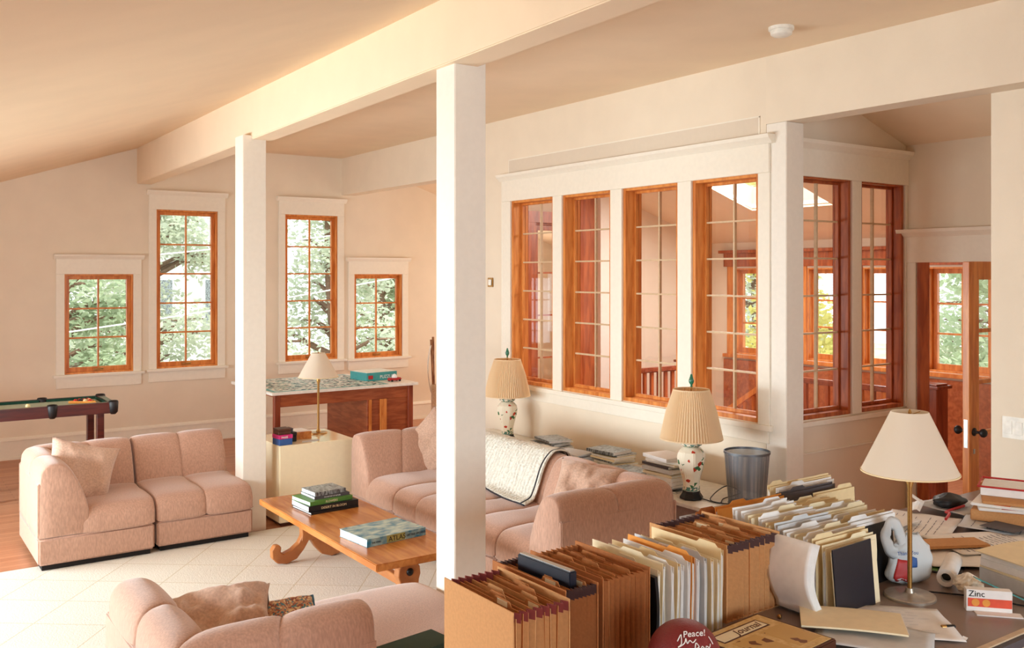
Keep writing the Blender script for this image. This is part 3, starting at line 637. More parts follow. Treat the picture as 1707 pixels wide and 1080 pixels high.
book('picture_book', (2.51, 5.77, bz), R(3), .25, .21, .019, M['slate'], 'slim grey spined book under the topmost one', group='books stacked on the coffee table', spine='THE HISTORY OF FLIGHT'.replace('FLIGHT', 'NATURE'), spine_col=M['paper'], tsz=.010); bz += .019
book('picture_book', (2.50, 5.77, bz), R(5), .225, .19, .026, M['photo'], 'grey photo covered book topmost of the stack', group='books stacked on the coffee table')
r = book('atlas_book', (2.50, 4.92, TZ), R(6), .40, .30, .045, M['atlas'], 'large blue and green atlas lying on the coffee table', spine='ATLAS', spine_col=M['black'], tsz=.040)
MB().box(-.07, -.1518, .003, .055, -.1505, .043).build('spine_patch', M['leaf2'], r)
txt(r, 'OF THE WORLD', .018, (.065, -.152, .016), (R(90), 0, 0), M['navy']); txt(r, 'THE TIMES', .013, (-.17, -.152, .016), (R(90), 0, 0), M['navy'])

# ---------------------------------------------------------------- cream cube and what is on it
r = root('side_cabinet', (2.96, 7.235, 0), 0, label='glossy cream lacquer cube cabinet behind the coffee table', cat='cabinet')
MB().box(-.315, -.295, .03, .315, .295, .625).build('body', M['cube'], r, bevel=.006, seg=3)
MB().box(-.29, -.27, 0, .29, .27, .03).build('plinth', M['dkbrown'], r)
CZ = .625
def slim_lamp(loc, h, rt, rb, sh, base_r, label, bm_, tilt=0, pole_r=.009):
    r = root('table_lamp', loc, 0, label=label, cat='lamp')
    MB().lathe([(0, 0), (base_r, 0), (base_r, .008), (base_r*.96, .012), (base_r*.3, .014), (.018, .02), (.014, .036), (0, .036)], 36).build('base', bm_, r, auto=40)
    MB().lathe([(pole_r, .03), (pole_r, h-sh-.06), (pole_r*1.8, h-sh-.03), (pole_r*1.3, h-sh), (pole_r*.8, h-sh+.03), (.004, h-sh*.4), (.004, h-.006)], 16).build('pole', M['brass'], r, auto=40)
    mb = MB(); n = 64; mb.rings([[(math.cos(2*PI*k/n)*q, math.sin(2*PI*k/n)*q, z) for k in range(n)] for q, z in [(rb, h-sh), (rt, h), (rt-.002, h), (rb-.002, h-sh)]], True, False, wrap=True)
    s_ = mb.build('shade', M['shade'], r, auto=60); MB().lathe([(rb+.0012, h-sh-.001), (rb+.0012, h-sh+.004), (rb-.003, h-sh+.004), (rb-.003, h-sh-.001)], n, caps=False).build('rim', M['manila'], s_)
    mb = MB()
    for a in range(3): mb.tube([(0, 0, h-.012), (math.cos(a*2.1)*rt, math.sin(a*2.1)*rt, h-.006)], .0018, 5)
    mb.lathe([(0, h-.02), (.006, h-.016), (.006, h), (.003, h+.008), (0, h+.01)], 10); mb.build('shade_fitter', M['brass'], s_)
    return r
slim_lamp((3.13, 7.33, CZ), .67, .055, .165, .20, .075, 'slim brass table lamp with a cream cone shade on the cube cabinet', M['brass'])
def carton(name, x, y, z, sx, sy, sz, rz, m, label, lid=None, cat='box'):
    r = root(name, (x, y, z), rz, label=label, cat=cat)
    MB().box(-sx/2, -sy/2, 0, sx/2, sy/2, sz*.62).build('body', m, r, bevel=.003, seg=1)
    MB().box(-sx/2-.002, -sy/2-.002, sz*.62, sx/2+.002, sy/2+.002, sz).build('lid', lid or m, r, bevel=.003, seg=1); return r
r = carton('gift_box', 2.70, 7.02, CZ, .11, .12, .08, .1, M['blue'], 'small pink and blue box at the cube cabinet edge', M['pink']); txt(r, 'PARIS', .022, (-.04, -.063, .055), (R(90), 0, 0), M['paper'])
carton('small_box', 2.70, 7.03, CZ+.08, .10, .11, .045, .0, M['dkbrown'], 'dark maroon box on top of the pink box')
carton('small_box', 2.79, 7.12, CZ, .09, .1, .075, .05, M['black'], 'black box standing between the pink and the tan boxes')
carton('small_box', 2.775, 7.13, CZ+.075, .075, .09, .03, .0, M['slate'], 'dark grey box resting on the black box')
r = root('note_tray', (2.91, 7.22, CZ), .05, label='tan wooden tray box filled with note paper', cat='box')
MB().box(-.075, -.09, 0, .075, .09, .06).build('body', M['oak'], r, bevel=.002, seg=1); MB().box(-.066, -.08, .06, .066, .08, .064).build('notes', M['paper'], r)
tag(MB().grid(lambda u, v: (2.85+u*.14+.03*v, 7.0+v*.06, CZ+.001+.002*u*v), 4, 4, thick=-.001).build('leaflet', M['paper2']), 'small grey leaflet lying on the cube cabinet', 'paper')

# ---------------------------------------------------------------- pool table
PZ = .80
r = root('pool_table', (1.37, 9.27, 0), 0, label='miniature mahogany pool table with pale green felt by the far wall', cat='pool table')
mb = MB(); frame_box2 = [(-.52, -.30, .52, -.25), (-.52, .25, .52, .30), (-.52, -.25, -.46, .25), (.46, -.25, .52, .25)]
for a, b, c, d in frame_box2: mb.box(a, b, PZ-.10, c, d, PZ)
mb.build('rail', M['pool_wood'], r, bevel=.006)
MB().box(-.47, -.26, PZ-.06, .47, .26, PZ-.025).build('bed', M['felt'], r)
mb = MB()
for a, b, c, d in [(-.45, -.25, -.03, -.23), (.03, -.25, .45, -.23), (-.45, .23, -.03, .25), (.03, .23, .45, .25), (-.46, -.21, -.44, .21), (.44, -.21, .46, .21)]: mb.box(a, b, PZ-.03, c, d, PZ-.002)
mb.build('cushion', M['felt_dark'], r, bevel=.003, seg=1)
for x in (-.5, 0, .5):
    for y in (-.28, .28):
        MB().lathe([(0, -.11), (.02, -.11), (.038, -.09), (.042, -.05), (.045, .0), (.038, .012), (.03, .008), (.028, -.01), (0, -.02)], 16, (x, y)).build('pocket', M['black'], r, smooth=True).location.z = PZ
for x in (-.44, .44):
    for y in (-.22, -.14, .22):
        pass
for x in (-.44, .40):
    for y in (-.22, .22): MB().box(x-.03, y-.03, 0, x+.03, y+.03, PZ-.10).build('leg', M['pool_wood'], r, bevel=.004, seg=1)
sph = lambda r_: [(r_*math.sin(PI*k/10), -r_*math.cos(PI*k/10)+r_) for k in range(11)]
tag(MB().lathe(sph(.021), 20, caps=False).build('cue_ball', M['ballw'], smooth=True), 'ivory cue ball alone on the felt', 'ball').location = (1.20, 9.15, PZ-.025)
r = root('ball_rack', (1.66, 9.27, PZ-.025), 0, label='tan wooden triangle rack on the pool table', cat='rack')
tri = [(-.11, 0), (.09, .115), (.09, -.115)]
MB().tube([(x, y, .012) for x, y in tri]+[(tri[0][0], tri[0][1], .012)], .011, 4).build('triangle', M['orange'], r)
k = 0; b0 = None
for i in range(4):
    for j in range(i+1):
        x = 1.66-.055+i*.037; y = 9.27+(j-i/2)*.043
        if b0 is None: b0 = tag(MB().lathe(sph(.02), 16, caps=False).build('pool_ball', M['ballr'], smooth=True), 'small pool ball racked in the triangle', 'ball', 'pool balls in the rack'); b0.location = (x, y, PZ-.025)
        else:
            c = dup(b0, (x, y, PZ-.025)); 
            if k % 2:
                c.data = c.data.copy(); c.data.materials[0] = M['black'] if k % 4 == 1 else M['ballw']
        k += 1

# ---------------------------------------------------------------- puzzle table
r = root('puzzle_desk', (4.15, 9.62, 0), 0, label='cherry wood desk topped with a white board, behind the right sofa', cat='desk')
DZ = .74
MB().box(-.80, -.62, DZ, .86, .62, DZ+.03).build('top_board', M['white'], r, bevel=.003, seg=1)
MB().box(-.74, -.55, DZ-.13, .80, -.52, DZ-.0).build('apron', M['desk_wood'], r, bevel=.003, seg=1)
MB().box(-.74, .52, DZ-.13, .80, .55, DZ).box(-.74, -.52, DZ-.03, .80, .52, DZ-.002).build('rear_frame', M['desk_wood'], r)
MB().box(.28, -.54, .05, .78, .50, DZ-.03).build('pedestal', M['desk_wood'], r, bevel=.003, seg=1)
MB().box(.43, -.565, .05, .50, -.54, DZ-.13).box(.30, -.55, .05, .33, -.54, DZ-.13).build('pedestal_stile', M['fir'], r)
for x, y in ((-.745, -.556), (-.745, .494), (.76, -.57), (.745, .494)): MB().box(x, y, 0, x+.06, y+.06, DZ).build('leg', M['fir_dark'], r, bevel=.003, seg=1)
ZT = DZ+.03
tag(MB().box(3.42, 9.06, ZT, 4.62, 10.15, ZT+.004).build('jigsaw_puzzle', M['puzzle']), 'partly built black and white jigsaw puzzle spread on the desk board', 'puzzle')
tag(MB().box(3.38, 9.03, ZT, 4.66, 10.2, ZT+.0015).build('puzzle_mat', M['teal']), 'teal mat under the jigsaw puzzle', 'mat')
r = root('puzzle_box', (4.74, 9.55, ZT+.002), .12, label='teal jigsaw box with a white top on the desk', cat='box')
MB().box(-.20, -.17, 0, .20, .17, .09).build('body', M['teal'], r, bevel=.002, seg=1); MB().box(-.195, -.165, .09, .195, .165, .0935).build('lid_picture', M['white'], r)
txt(r, 'PUZZLE', .05, (-.03, -.172, .022), (R(90), 0, 0), M['paper']); MB().box(-.18, -.1725, .02, -.12, -.170, .06).build('red_badge', M['red'], r)
r = root('toy_truck', (4.83, 9.22, ZT), .1, label='small red toy with a white top beside the teal box', cat='toy')
MB().box(-.075, -.035, .012, .075, .035, .04).build('body', M['red'], r, bevel=.008); MB().lathe([(0, .04), (.03, .04), (.03, .05), (.02, .075), (0, .085)], 14).build('cap', M['paper'], r, smooth=True)
mb = MB()
for x in (-.05, .05):
    for y in (-.03, .03): mb.tube([(x, y-.006, .012), (x, y+.006, .012)], .012, 12)
mb.build('wheels', M['black'], r)

# sticks leaning beyond the middle post
r = root('walking_sticks', (6.0, 10.35, 0), 0, label='bundle of worn sticks in a pale stand by the far corner', cat='sticks')
MB().lathe([(0, 0), (.05, 0), (.05, .55), (.045, .55), (.045, .02), (0, .02)], 16).build('stand', M['cloth'], r, auto=40)
for i, (dx, dy) in enumerate([(-.04, .0), (0, .03), (.03, -.02)]):
    MB().tube([(dx*.3, dy*.3, .03), (dx*.8, dy, .6), (dx*1.4, dy*1.6, 1.12+.03*i)], [.011, .012, .016], 8).build('stick', M['stick'], r, smooth=True)
MB().grid(lambda u, v: (-.06-.05*math.sin(v*3)+u*.02, -.03+.06*u, .45+v*.6), 4, 12, thick=.006).build('hanging_cloth', M['cloth'], r, smooth=True)

# ---------------------------------------------------------------- ledge with lamps and magazines
LZ = .45
r = root('window_bench', (0, 0, 0), 0, label='long low white topped ledge along the glazed partition', cat='bench')
MB().box(4.42, 3.90, LZ-.025, 5.04, 7.6, LZ).build('top', M['white'], r, bevel=.003, seg=1)
MB().box(4.46, 3.95, 0, 5.0, 7.58, LZ-.025).build('body', M['mauve'], r)
def ginger_lamp(loc, label, rz=0):
    r = root('porcelain_lamp', loc, rz, label=label, cat='lamp', group='porcelain lamps on the ledge')
    MB().lathe([(0, 0), (.075, 0), (.082, .012), (.07, .03), (.06, .045), (.062, .055), (0, .055)], 8).build('foot', M['black'], r, bevel=.004, seg=1)
    prof = [(0, .055), (.056, .055), (.056, .09), (.058, .12), (.075, .18), (.093, .24), (.098, .28), (.09, .315), (.065, .34), (.05, .35), (0, .35)]
    b = MB().lathe(prof, 8).build('vase', M['vase'], r, bevel=.006, seg=2, auto=30)
    MB().lathe([(.0585, .06), (.0585, .085), (.05, .085), (.05, .06)], 8).build('fret_band', M['vase_trim'], b)
    MB().lathe([(0, .35), (.052, .35), (.07, .362), (.07, .372), (.05, .385), (.03, .395), (0, .395)], 12).build('lid', M['vase_trim'], r, auto=40)
    MB().lathe([(.006, .39), (.006, .75)], 8).build('stem', M['brass'], r)
    n = 2*66; H0, H1 = .40, .73
    fn = lambda k, q: q+(.006 if k % 2 else -.006)*q/.2
    mb = MB(); rr = []
    for q, z in [(.205, H0), (.165, (H0+H1)/2+.02), (.118, H1)]: rr.append([(math.cos(2*PI*k/n)*fn(k, q), math.sin(2*PI*k/n)*fn(k, q), z) for k in range(n)])
    for q, z in [(.116, H1), (.163, (H0+H1)/2+.02), (.203, H0)]: rr.append([(math.cos(2*PI*k/n)*fn(k, q), math.sin(2*PI*k/n)*fn(k, q), z) for k in range(n)])
    mb.rings(rr, True, False, wrap=True); s_ = mb.build('shade', M['pleat'], r)
    MB().lathe([(.119, H1-.008), (.121, H1-.008), (.121, H1+.003), (.116, H1+.003)], 48, caps=False).build('upper_band', M['pleat'], s_)
    MB().lathe([(.207, H0), (.209, H0), (.209, H0+.008), (.205, H0+.008)], 48, caps=False).build('lower_band', M['pleat'], s_)
    MB().lathe([(0, .745), (.008, .748), (.006, .76), (.016, .775), (.018, .79), (.011, .81), (.006, .83), (0, .835)], 12).build('finial', M['finial'], r, smooth=True)
    return r
L2 = ginger_lamp((4.56, 4.46, LZ), 'flowered porcelain lamp with pleated shade beside the wastebasket', .2)
dup(L2, (4.80, 6.98, LZ), .5, label='flowered porcelain lamp with pleated shade just right of the middle post')
pts = catmull([(4.60, 4.40, LZ+.006), (4.60, 4.25, LZ+.006), (4.72, 4.32, LZ+.006), (4.86, 4.30, LZ+.03), (4.84, 4.40, LZ+.06), (4.66, 4.36, LZ+.03), (4.60, 4.30, LZ+.006), (4.72, 4.12, LZ+.006), (4.95, 4.2, LZ+.006)], 6, False)
tag(MB().tube(pts, .0035, 6).build('lamp_cord', M['black'], smooth=True), 'black lamp cord looping on the ledge', 'cord')
# wastebasket
r = root('wastebasket', (4.73, 4.13, LZ), 0, label='grey wire mesh wastebasket on the ledge beside the corner post', cat='wastebasket')
n = 64; H_ = .35
me = MB(); me.rings([[(math.cos(2*PI*k/n)*q, math.sin(2*PI*k/n)*q, z) for k in range(n)] for q, z in [(.118, .01), (.145, H_)]], True, False)
o = me.build('mesh_side', M['mesh'], r, smooth=True)
uvl = o.data.uv_layers.new(name='UV')
for poly in o.data.polygons:
    ang = [math.atan2(o.data.vertices[o.data.loops[li].vertex_index].co.y, o.data.vertices[o.data.loops[li].vertex_index].co.x) for li in poly.loop_indices]
    if max(ang)-min(ang) > 3: ang = [a+2*PI if a < 0 else a for a in ang]
    for li, a in zip(poly.loop_indices, ang): uvl.data[li].uv = (a/(2*PI)*2, o.data.vertices[o.data.loops[li].vertex_index].co.z)
MB().lathe([(.143, H_-.012), (.149, H_-.012), (.149, H_+.003), (.143, H_+.003)], n, caps=False).build('rim', M['can'], r)
MB().lathe([(0, 0), (.12, 0), (.122, .016), (.117, .016), (.115, .006), (0, .006)], n).build('bottom', M['can'], r, auto=40)
# magazines
magm = [M['paper'], M['paper2'], M['manila2'], M['photo'], M['slate'], M['white'], M['blue']]
protos = []
def magazine(loc, rz, label, cov, th, L=.28, W=.21):
    r = book('magazine', loc, rz, L, W, th, cov, label, cat='magazine', group='magazine stacks on the ledge', hard=.0012); return r
stacks = [(4.66, 4.78, 12, 'magazine in the tall stack beside the porcelain lamp'), (4.62, 5.12, 5, 'magazine in the stack behind the slumped pillow'),
          (4.74, 5.46, 9, 'magazine in the stack second from the porcelain lamp'), (4.64, 5.80, 6, 'magazine in the low stack behind the blanket end'), (4.72, 6.2, 8, 'magazine in the farthest wide stack')]
proto = {}
for sx, sy, cnt, lb in stacks:
    z = LZ
    lb0 = lb
    for k in range(cnt):
        ci = random.choice([0, 1, 2, 2, 0, 3, 4, 5]) if k < cnt-1 else random.choice([0, 1, 3]); th = random.choice([.012, .018, .024])
        x, y, rz = sx+random.uniform(-.03, .03), sy+random.uniform(-.02, .02), random.uniform(-.2, .2)+(PI/2 if k % 3 == 0 else -PI/2)
        key = (ci, th); o_ = cnt-1-k; lb = lb0.replace('magazine in the', ('topmost magazine' if o_ == 0 else ORD[o_]+' magazine from the top')+' of the')
        if key not in proto: proto[key] = magazine((x, y, z), rz, lb, magm[ci], th)
        else: dup(proto[key], (x, y, z), rz, label=lb)
        z += th+.0008

# wall fittings
r = root('thermostat', (5.06, 7.64, 1.87), 0, label='small square thermostat on the cream wall right of the middle post', cat='thermostat')
MB().box(-.012, -.045, -.045, 0, .045, .045).build('plate', M['brass'], r, bevel=.003); MB().box(-.022, -.028, -.028, -.012, .02, .028).build('cover', M['white'], r, bevel=.002)
r = root('light_switch', (5.24, 2.67, 1.10), 0, label='white double light switch plate on the right wall', cat='light switch')
MB().box(-.006, -.065, -.06, 0, .065, .06).build('plate', M['white'], r, bevel=.002)
for y in (-.028, .028): MB().box(-.01, y-.018, -.035, -.006, y+.018, .035).build('rocker', M['white'], r, bevel=.001, seg=1)
r = root('smoke_detector', (4.53, 3.69, 3.43), 0, label='round white smoke detector on the flat ceiling', cat='smoke detector')
MB().lathe([(0, 0), (.075, 0), (.075, -.018), (.07, -.022), (0, -.022)], 32).build('mount', M['white'], r, auto=40); MB().lathe([(0, -.022), (.06, -.022), (.064, -.03), (.062, -.045), (.045, -.055), (0, -.056)], 32).build('cover', M['white'], r, auto=40)
r = root('wall_outlet', (3.85, YF, .48), 0, label='white outlet plate on the far wall under the desk', cat='outlet')
MB().box(-.035, -.006, -.06, .035, 0, .06).build('plate', M['white'], r, bevel=.002); MB().box(-.015, -.009, -.04, .015, -.006, -.01).box(-.015, -.009, .01, .015, -.006, .04).build('socket', M['paper2'], r)

# ---------------------------------------------------------------- desk in the foreground
TP = .75
r = root('work_desk', (0, 0, 0), 0, label='long mauve laminate work table crowded with files and papers', cat='desk')
MB().box(1.44, 1.62, TP-.035, 2.74, 2.56, TP).box(2.74, 1.62, TP-.035, 5.2, 2.80, TP).build('desktop', M['desk'], r, bevel=.003, seg=1)
MB().box(1.44, 1.595, TP-.035, 5.2, 1.62, TP+.002).build('edge_band', M['desk_edge'], r, bevel=.002, seg=1)
MB().box(1.44, 1.575, TP-.03, 5.2, 1.595, TP-.002).build('dark_edge_strip', M['slate'], r)
for x in (1.49, 3.3, 5.1):
    for y in (1.68, 2.50): MB().box(x-.03, y-.03, 0, x+.03, y+.03, TP-.035).build('leg', M['desk_edge'], r)
def expanding_file(loc, rz, L, n, label, tape, board, ndiv, W=.37, H=.27, tl=True):
    """L thickness along x, W along y, open at the top"""
    r = root('expanding_file', loc, rz, label=label, cat='file', group='brown expanding files on the desk')
    MB().box(0, 0, 0, .004, W, H).build('front_panel', board, r, bevel=.001, seg=1)
    MB().box(L-.004, 0, 0, L, W, H).build('back_panel', board, r, bevel=.001, seg=1)
    MB().box(0, .003, 0, L, W-.003, .004).build('bottom', board, r)
    for yy, sg in ((0, 1), (W, -1)):
        mb = MB(); tp = MB(); P = []
        for k in range(2*n+1): P.append((.002+(L-.004)*k/(2*n), yy+sg*(.026 if k % 2 else .0)))
        for (ax, ay), (bx, by) in zip(P, P[1:]):
            mb.add([(ax, ay, 0), (bx, by, 0), (bx, by, H-.012), (ax, ay, H-.012), (ax, ay+sg*.0015, 0), (bx, by+sg*.0015, 0), (bx, by+sg*.0015, H-.012), (ax, ay+sg*.0015, H-.012)], [(0, 1, 2, 3), (7, 6, 5, 4), (3, 2, 6, 7)])
            tp.add([(ax, ay-sg*.001, H-.035), (bx, by-sg*.001, H-.035), (bx, by-sg*.001, H-.008), (ax, ay-sg*.001, H-.008), (ax, ay+sg*.0025, H-.035), (bx, by+sg*.0025, H-.035), (bx, by+sg*.0025, H-.008), (ax, ay+sg*.0025, H-.008)], [(0, 1, 2, 3), (7, 6, 5, 4), (3, 2, 6, 7)])
        g_ = mb.build('gusset', board, r)
        if tape: tp.build('gusset_tape', tape, g_)
    for k in range(ndiv):
        x = .01+(L-.02)*(k+.5)/ndiv; lean = random.uniform(-.006, .006); h = H-.022+random.uniform(-.006, .008)
        t0 = .02+(W-.12)*((k % 5)/5.0); mb = MB(); o_ = [(.012, .01), (W-.012, .01), (W-.012, h), (t0+.09, h), (t0+.08, h+.014), (t0+.01, h+.014), (t0, h), (.012, h)]
        d_ = MB().prism(o_, .0022, lambda u, v, t: (x+t+lean*v/H, u, v)).build('divider', M['kraft_in'] if k % 3 else board, r)
        if tl and k % 4 == 1: MB().box(x-.001+lean, t0+.02, h-.006, x-.0002+lean, t0+.07, h+.010).build('tab_label', M['manila2'], d_)
    return r
expanding_file((1.47, 2.11, TP), R(0), .20, 8, 'brown expanding file with maroon taped pleats, nearest the sofa', M['maroon'], M['kraft'], 9)
expanding_file((1.70, 2.17, TP), R(2), .13, 8, 'brown expanding file with dark taped rim holding a black box', M['brown_tape'], M['kraft2'], 7)
expanding_file((1.86, 2.19, TP), R(1), .20, 9, 'dense brown expanding file left of the loose folders', None, M['kraft2'], 16, tl=False)
expanding_file((2.44, 2.22, TP), R(2), .29, 10, 'wide brown expanding file with dark taped rim between the loose folders', M['brown_tape'], M['kraft'], 16)
r = root('slide_box', (1.755, 2.22, TP+.20), R(4), label='narrow black case poking out of the second expanding file', cat='case')
MB().box(0, 0, 0, .03, .25, .10).build('case', M['navy'], r, bevel=.003); MB().box(.006, .005, .10, .024, .245, .103).build('grey_edge', M['steel'], r)
def folder(loc, rz, m, label, W=.30, H=.235, th=.008, lean=0, grp='loose file folders on the desk', curl=0, tabpos=None, name='file_folder', stock='paper'):
    """upright folder: plane along local x, thickness along y"""
    r = root(name, loc, rz, label=label, cat='folder', group=grp)
    tb = random.choice([.02, .1, .18]) if tabpos is None else tabpos
    def sheet(y, tab, wob, nm, mm, hh):
        def f(u, v):
            x = u*W; z = v*hh+(0.012 if (tab and v > .99 and tb < x < tb+.09) else 0)
            return (x, y+lean*v**1.5+curl*math.sin(v*PI)*u+wob*noise.noise(Vector((u*3, v*2, y*90+loc[0]*7))), z)
        return MB().grid(f, 24, 8, thick=.0012).build(nm, mm, r, smooth=False)
    sheet(0, False, .004, 'front_cover', m, H*.975)
    sheet(th, True, .004, 'rear_cover', m, H)
    n_ = 3
    for k in range(n_): sheet(th*(k+1)/(n_+1), False, .003, 'papers', M[stock], H*.96-random.uniform(0, .02))
    return r
lab = 'pale folder in the loose row between the brown files'
cols = ['manila2', 'manila2', 'paper', 'manila', 'paper', 'paper', 'orange', 'paper', 'paper2', 'manila', 'manila2', 'manila']
x = 2.11
for k, c in enumerate(cols):
    # planes along Y: rotate +90
    folder((x, 2.20+random.uniform(-.01, .01), TP), R(90)+random.uniform(-.02, .02), M[c], ('orange sheeted' if c == 'orange' else 'white paper filled' if c.startswith('paper') else 'pale manila')+' folder, %s from the left in the loose row between brown files' % ORD[k], W=.33+random.uniform(-.02, .02), H=.25+random.uniform(-.015, .02), th=.011, lean=random.uniform(-.004, .004)); x += .0265
tag(MB().grid(lambda u, v: (2.085+.012*math.sin(v*3), 2.19+u*.33, TP+v*.235), 4, 12, thick=.012).build('ring_binder', M['black'], smooth=False), 'black binder edge standing left of the loose pale folders', 'binder')
# group in front: planes along X
y = 2.07
for k, c in enumerate(['manila2', 'manila', 'paper', 'manila2', 'paper', 'paper2', 'manila', 'paper', 'manila2', 'paper', 'paper']):
    folder((2.80+random.uniform(-.01, .01)-.002*k, y+.012, TP), random.uniform(-.03, .03), M[c], ('pale manila' if 'manila' in c else 'white paper filled')+' folder, %s back in the block behind the first black folder' % ORD[k], W=.31, H=.245+.004*k+random.uniform(-.01, .01), th=.012, lean=.006); y += .04
r = root('black_folder', (2.79, 2.03, TP), R(3), label='glossy black folder leaning upright left of the plastic bag', cat='folder')
MB().grid(lambda u, v: (u*.24, .02*v, v*.235), 2, 2, thick=.004).build('cover', M['navy'], r); MB().grid(lambda u, v: (.0+u*.28, .006+.02*v, v*.225), 2, 2, thick=.002).build('manila_sheet', M['manila2'], r)
y = 2.20
for k, c in enumerate(['paper', 'manila', 'paper', 'manila2', 'paper', 'manila2', 'paper', 'manila', 'manila2']):
    folder((3.12+random.uniform(-.01, .01), y, TP), random.uniform(-.03, .03), M[c], ('pale manila' if 'manila' in c else 'white paper filled')+' folder, %s back in the block behind the plastic bag' % ORD[k], W=.29, H=.25+random.uniform(-.01, .015), th=.012, lean=.006); y += .04
r = root('black_folder', (3.11, 2.17, TP), R(2), label='black folder standing directly behind the plastic bag', cat='folder')
MB().grid(lambda u, v: (u*.26, .02*v, v*.225), 2, 2, thick=.004).build('cover', M['black'], r); MB().grid(lambda u, v: (.0+u*.275, .006+.02*v, v*.235), 2, 2, thick=.002).build('white_sheet', M['paper'], r)
# rear row: planes along X
rear = [('paper2', 2.72, 2.70, .40, .22, 'blue and white paper bundle at the rear left of the files'), ('kraft2', 2.78, 2.67, .38, .235, 'brown paper folder beside the orange envelope'), ('orange', 2.86, 2.64, .42, .25, 'bright orange envelope standing in the rear row'), ('slate', 3.00, 2.585, .30, .23, 'grey rimmed black picture folder before the orange envelope'),
        ('slate', 3.26, 2.66, .40, .25, 'dark slate folder at the far right of the rear row'), ('manila', 3.45, 2.61, .28, .235, 'tabbed manila folder before the slate folder'), ('paper', 3.32, 2.71, .40, .255, 'white paper bundle behind the slate folder'), ('manila', 3.30, 2.74, .44, .265, 'tan folder at the very back of the rear row')]
for c, x, y, W_, H__, lb in rear: folder((x, y, TP), R(1), M[c], lb, W=W_, H=H__, th=.014, lean=.01, grp=None)
# curled paper sheaf around the black folder
r = root('paper_sheaf', (2.74, 2.05, TP), 0, label='thick curled sheaf of white paper sliding off the upright folders', cat='papers')
for k in range(7):
    o_ = k*.006
    MB().grid(lambda u, v: (.02-.058*math.sin(min(1, v*1.1)*PI*.85)-o_+.0*u, .03-.04*(v)+.18*u*(v > -1)-.0*v, .245*(1-v)+.004+.002*k), 10, 14, thick=.001).build('sheet', M['paper'], r, smooth=True)
def sheet(name, loc, rz, W, L, m, label, cat='paper', bumpy=.006, z0=0, grp=None, tilt=(0, 0), lines=0, lm=None, th=.0008):
    r = root(name, loc, rz, label=label, cat=cat, group=grp); sd = loc[0]*13
    f = lambda u, v: ((u-.5)*W, (v-.5)*L, .002+z0+bumpy*(.5+.5*noise.noise(Vector((u*2.5+sd, v*2.5, sd))))+tilt[0]*u+tilt[1]*v)
    MB().grid(f, 12, 12, thick=-th).build('sheet', m, r, smooth=True)
    if lines:
        mb = MB()
        for k in range(lines):
            v = .88-.76*k/lines; e = .9-random.uniform(0, .25)
            for a in range(6):
                u0 = .1+(e-.1)*a/6; u1 = .1+(e-.1)*(a+random.uniform(.6, .95))/6
                p, q, p2, q2 = f(u0, v), f(u1, v), f(u0, v-.009), f(u1, v-.009)
                mb.add([(t[0], t[1], t[2]+.0022) for t in (p, q, q2, p2)], [(0, 1, 2, 3)])
        mb.build('printed_lines', lm or M['ink'], r)
    return r
# big sheets under the manila envelope
sheet('newspaper', (2.90, 1.90, TP), R(-42), .40, .30, M['paper'], 'large loose white sheet spread under the manila envelope', lines=9, lm=M['paper2'], bumpy=.012)
sheet('newspaper', (2.72, 1.84, TP+.004), R(-60), .36, .26, M['paper2'], 'rumpled tissue like sheet left of the manila envelope', bumpy=.02)
r = root('manila_envelope', (2.735, 1.935, TP+.034), R(-50), label='long manila envelope lying on loose white sheets in the foreground', cat='envelope')
MB().grid(lambda u, v: ((u-.5)*.33, (v-.5)*.20, .004*math.sin(u*3)), 10, 4, thick=-.006).build('body', M['manila2'], r, smooth=False)
MB().add([(.135, -.10, .0065), (.168, -.10, .006), (.168, .10, .006), (.15, .0, .0075)], [(0, 1, 2, 3)]).build('flap', M['paper'], r)
# journal box and ball
r = root('journal_box', (2.365, 1.99, TP), R(6), label='antique style tan and brown box lid lettered Journal', cat='box')
MB().box(-.17, -.15, 0, .17, .15, .04).build('box', M['dkbrown'], r, bevel=.004); MB().box(-.158, -.138, .04, .158, .138, .0412).build('printed_lid', M['journal'], r)
MB().box(-.135, .055, .0412, .11, .115, .0418).build('title_border', M['dkbrown'], r); MB().box(-.128, .062, .0418, .103, .108, .0424).build('title_panel', M['manila2'], r); txt(r, 'Journal', .046, (-.045, .070, .0428), (0, 0, 0), M['dkbrown'], shear=.3)
MB().box(-.12, -.12, .0412, -.0, .04, .042).box(.03, -.11, .0412, .15, .04, .042).build('picture_panels', M['leafprint'], r)
r = root('signed_ball', (1.935, 1.92, TP), R(-28), label='maroon leather ball signed in white ink in front of the files', cat='ball')
prof = [(.105*math.sin(PI*k/20), .105-.105*math.cos(PI*k/20)) for k in range(21)]
MB().lathe(prof, 40, caps=False).build('leather', M['ball'], r, smooth=True)
def on_ball(a, b, rad=.1065): return (rad*math.cos(b)*math.sin(a), -rad*math.cos(b)*math.cos(a), .105+rad*math.sin(b))
def scrib(pts, w_=.0016):
    pts = catmull([(a, b, 0) for a, b in pts], 5, False); MB().tube([on_ball(p.x, p.y) for p in pts], w_, 5).build('signature', M['paper'], r, smooth=True)
scrib([(-.55, .75), (-.45, .95), (-.40, .70), (-.50, .60), (-.3, .72), (-.25, .85), (-.2, .72), (-.1, .8), (0, .74), (.15, .82)])
scrib([(-.0, .50), (.1, .72), (.18, .62), (.06, .58), (.2, .55), (.3, .62), (.38, .54), (.46, .60), (.55, .55), (.66, .62)])
scrib([(.78, .58), (.80, .80)]); scrib([(-.6, .3), (-.45, .5), (-.4, .2), (-.3, .42), (-.2, .3), (-.05, .42), (.1, .33), (.35, .45), (.6, .35)])
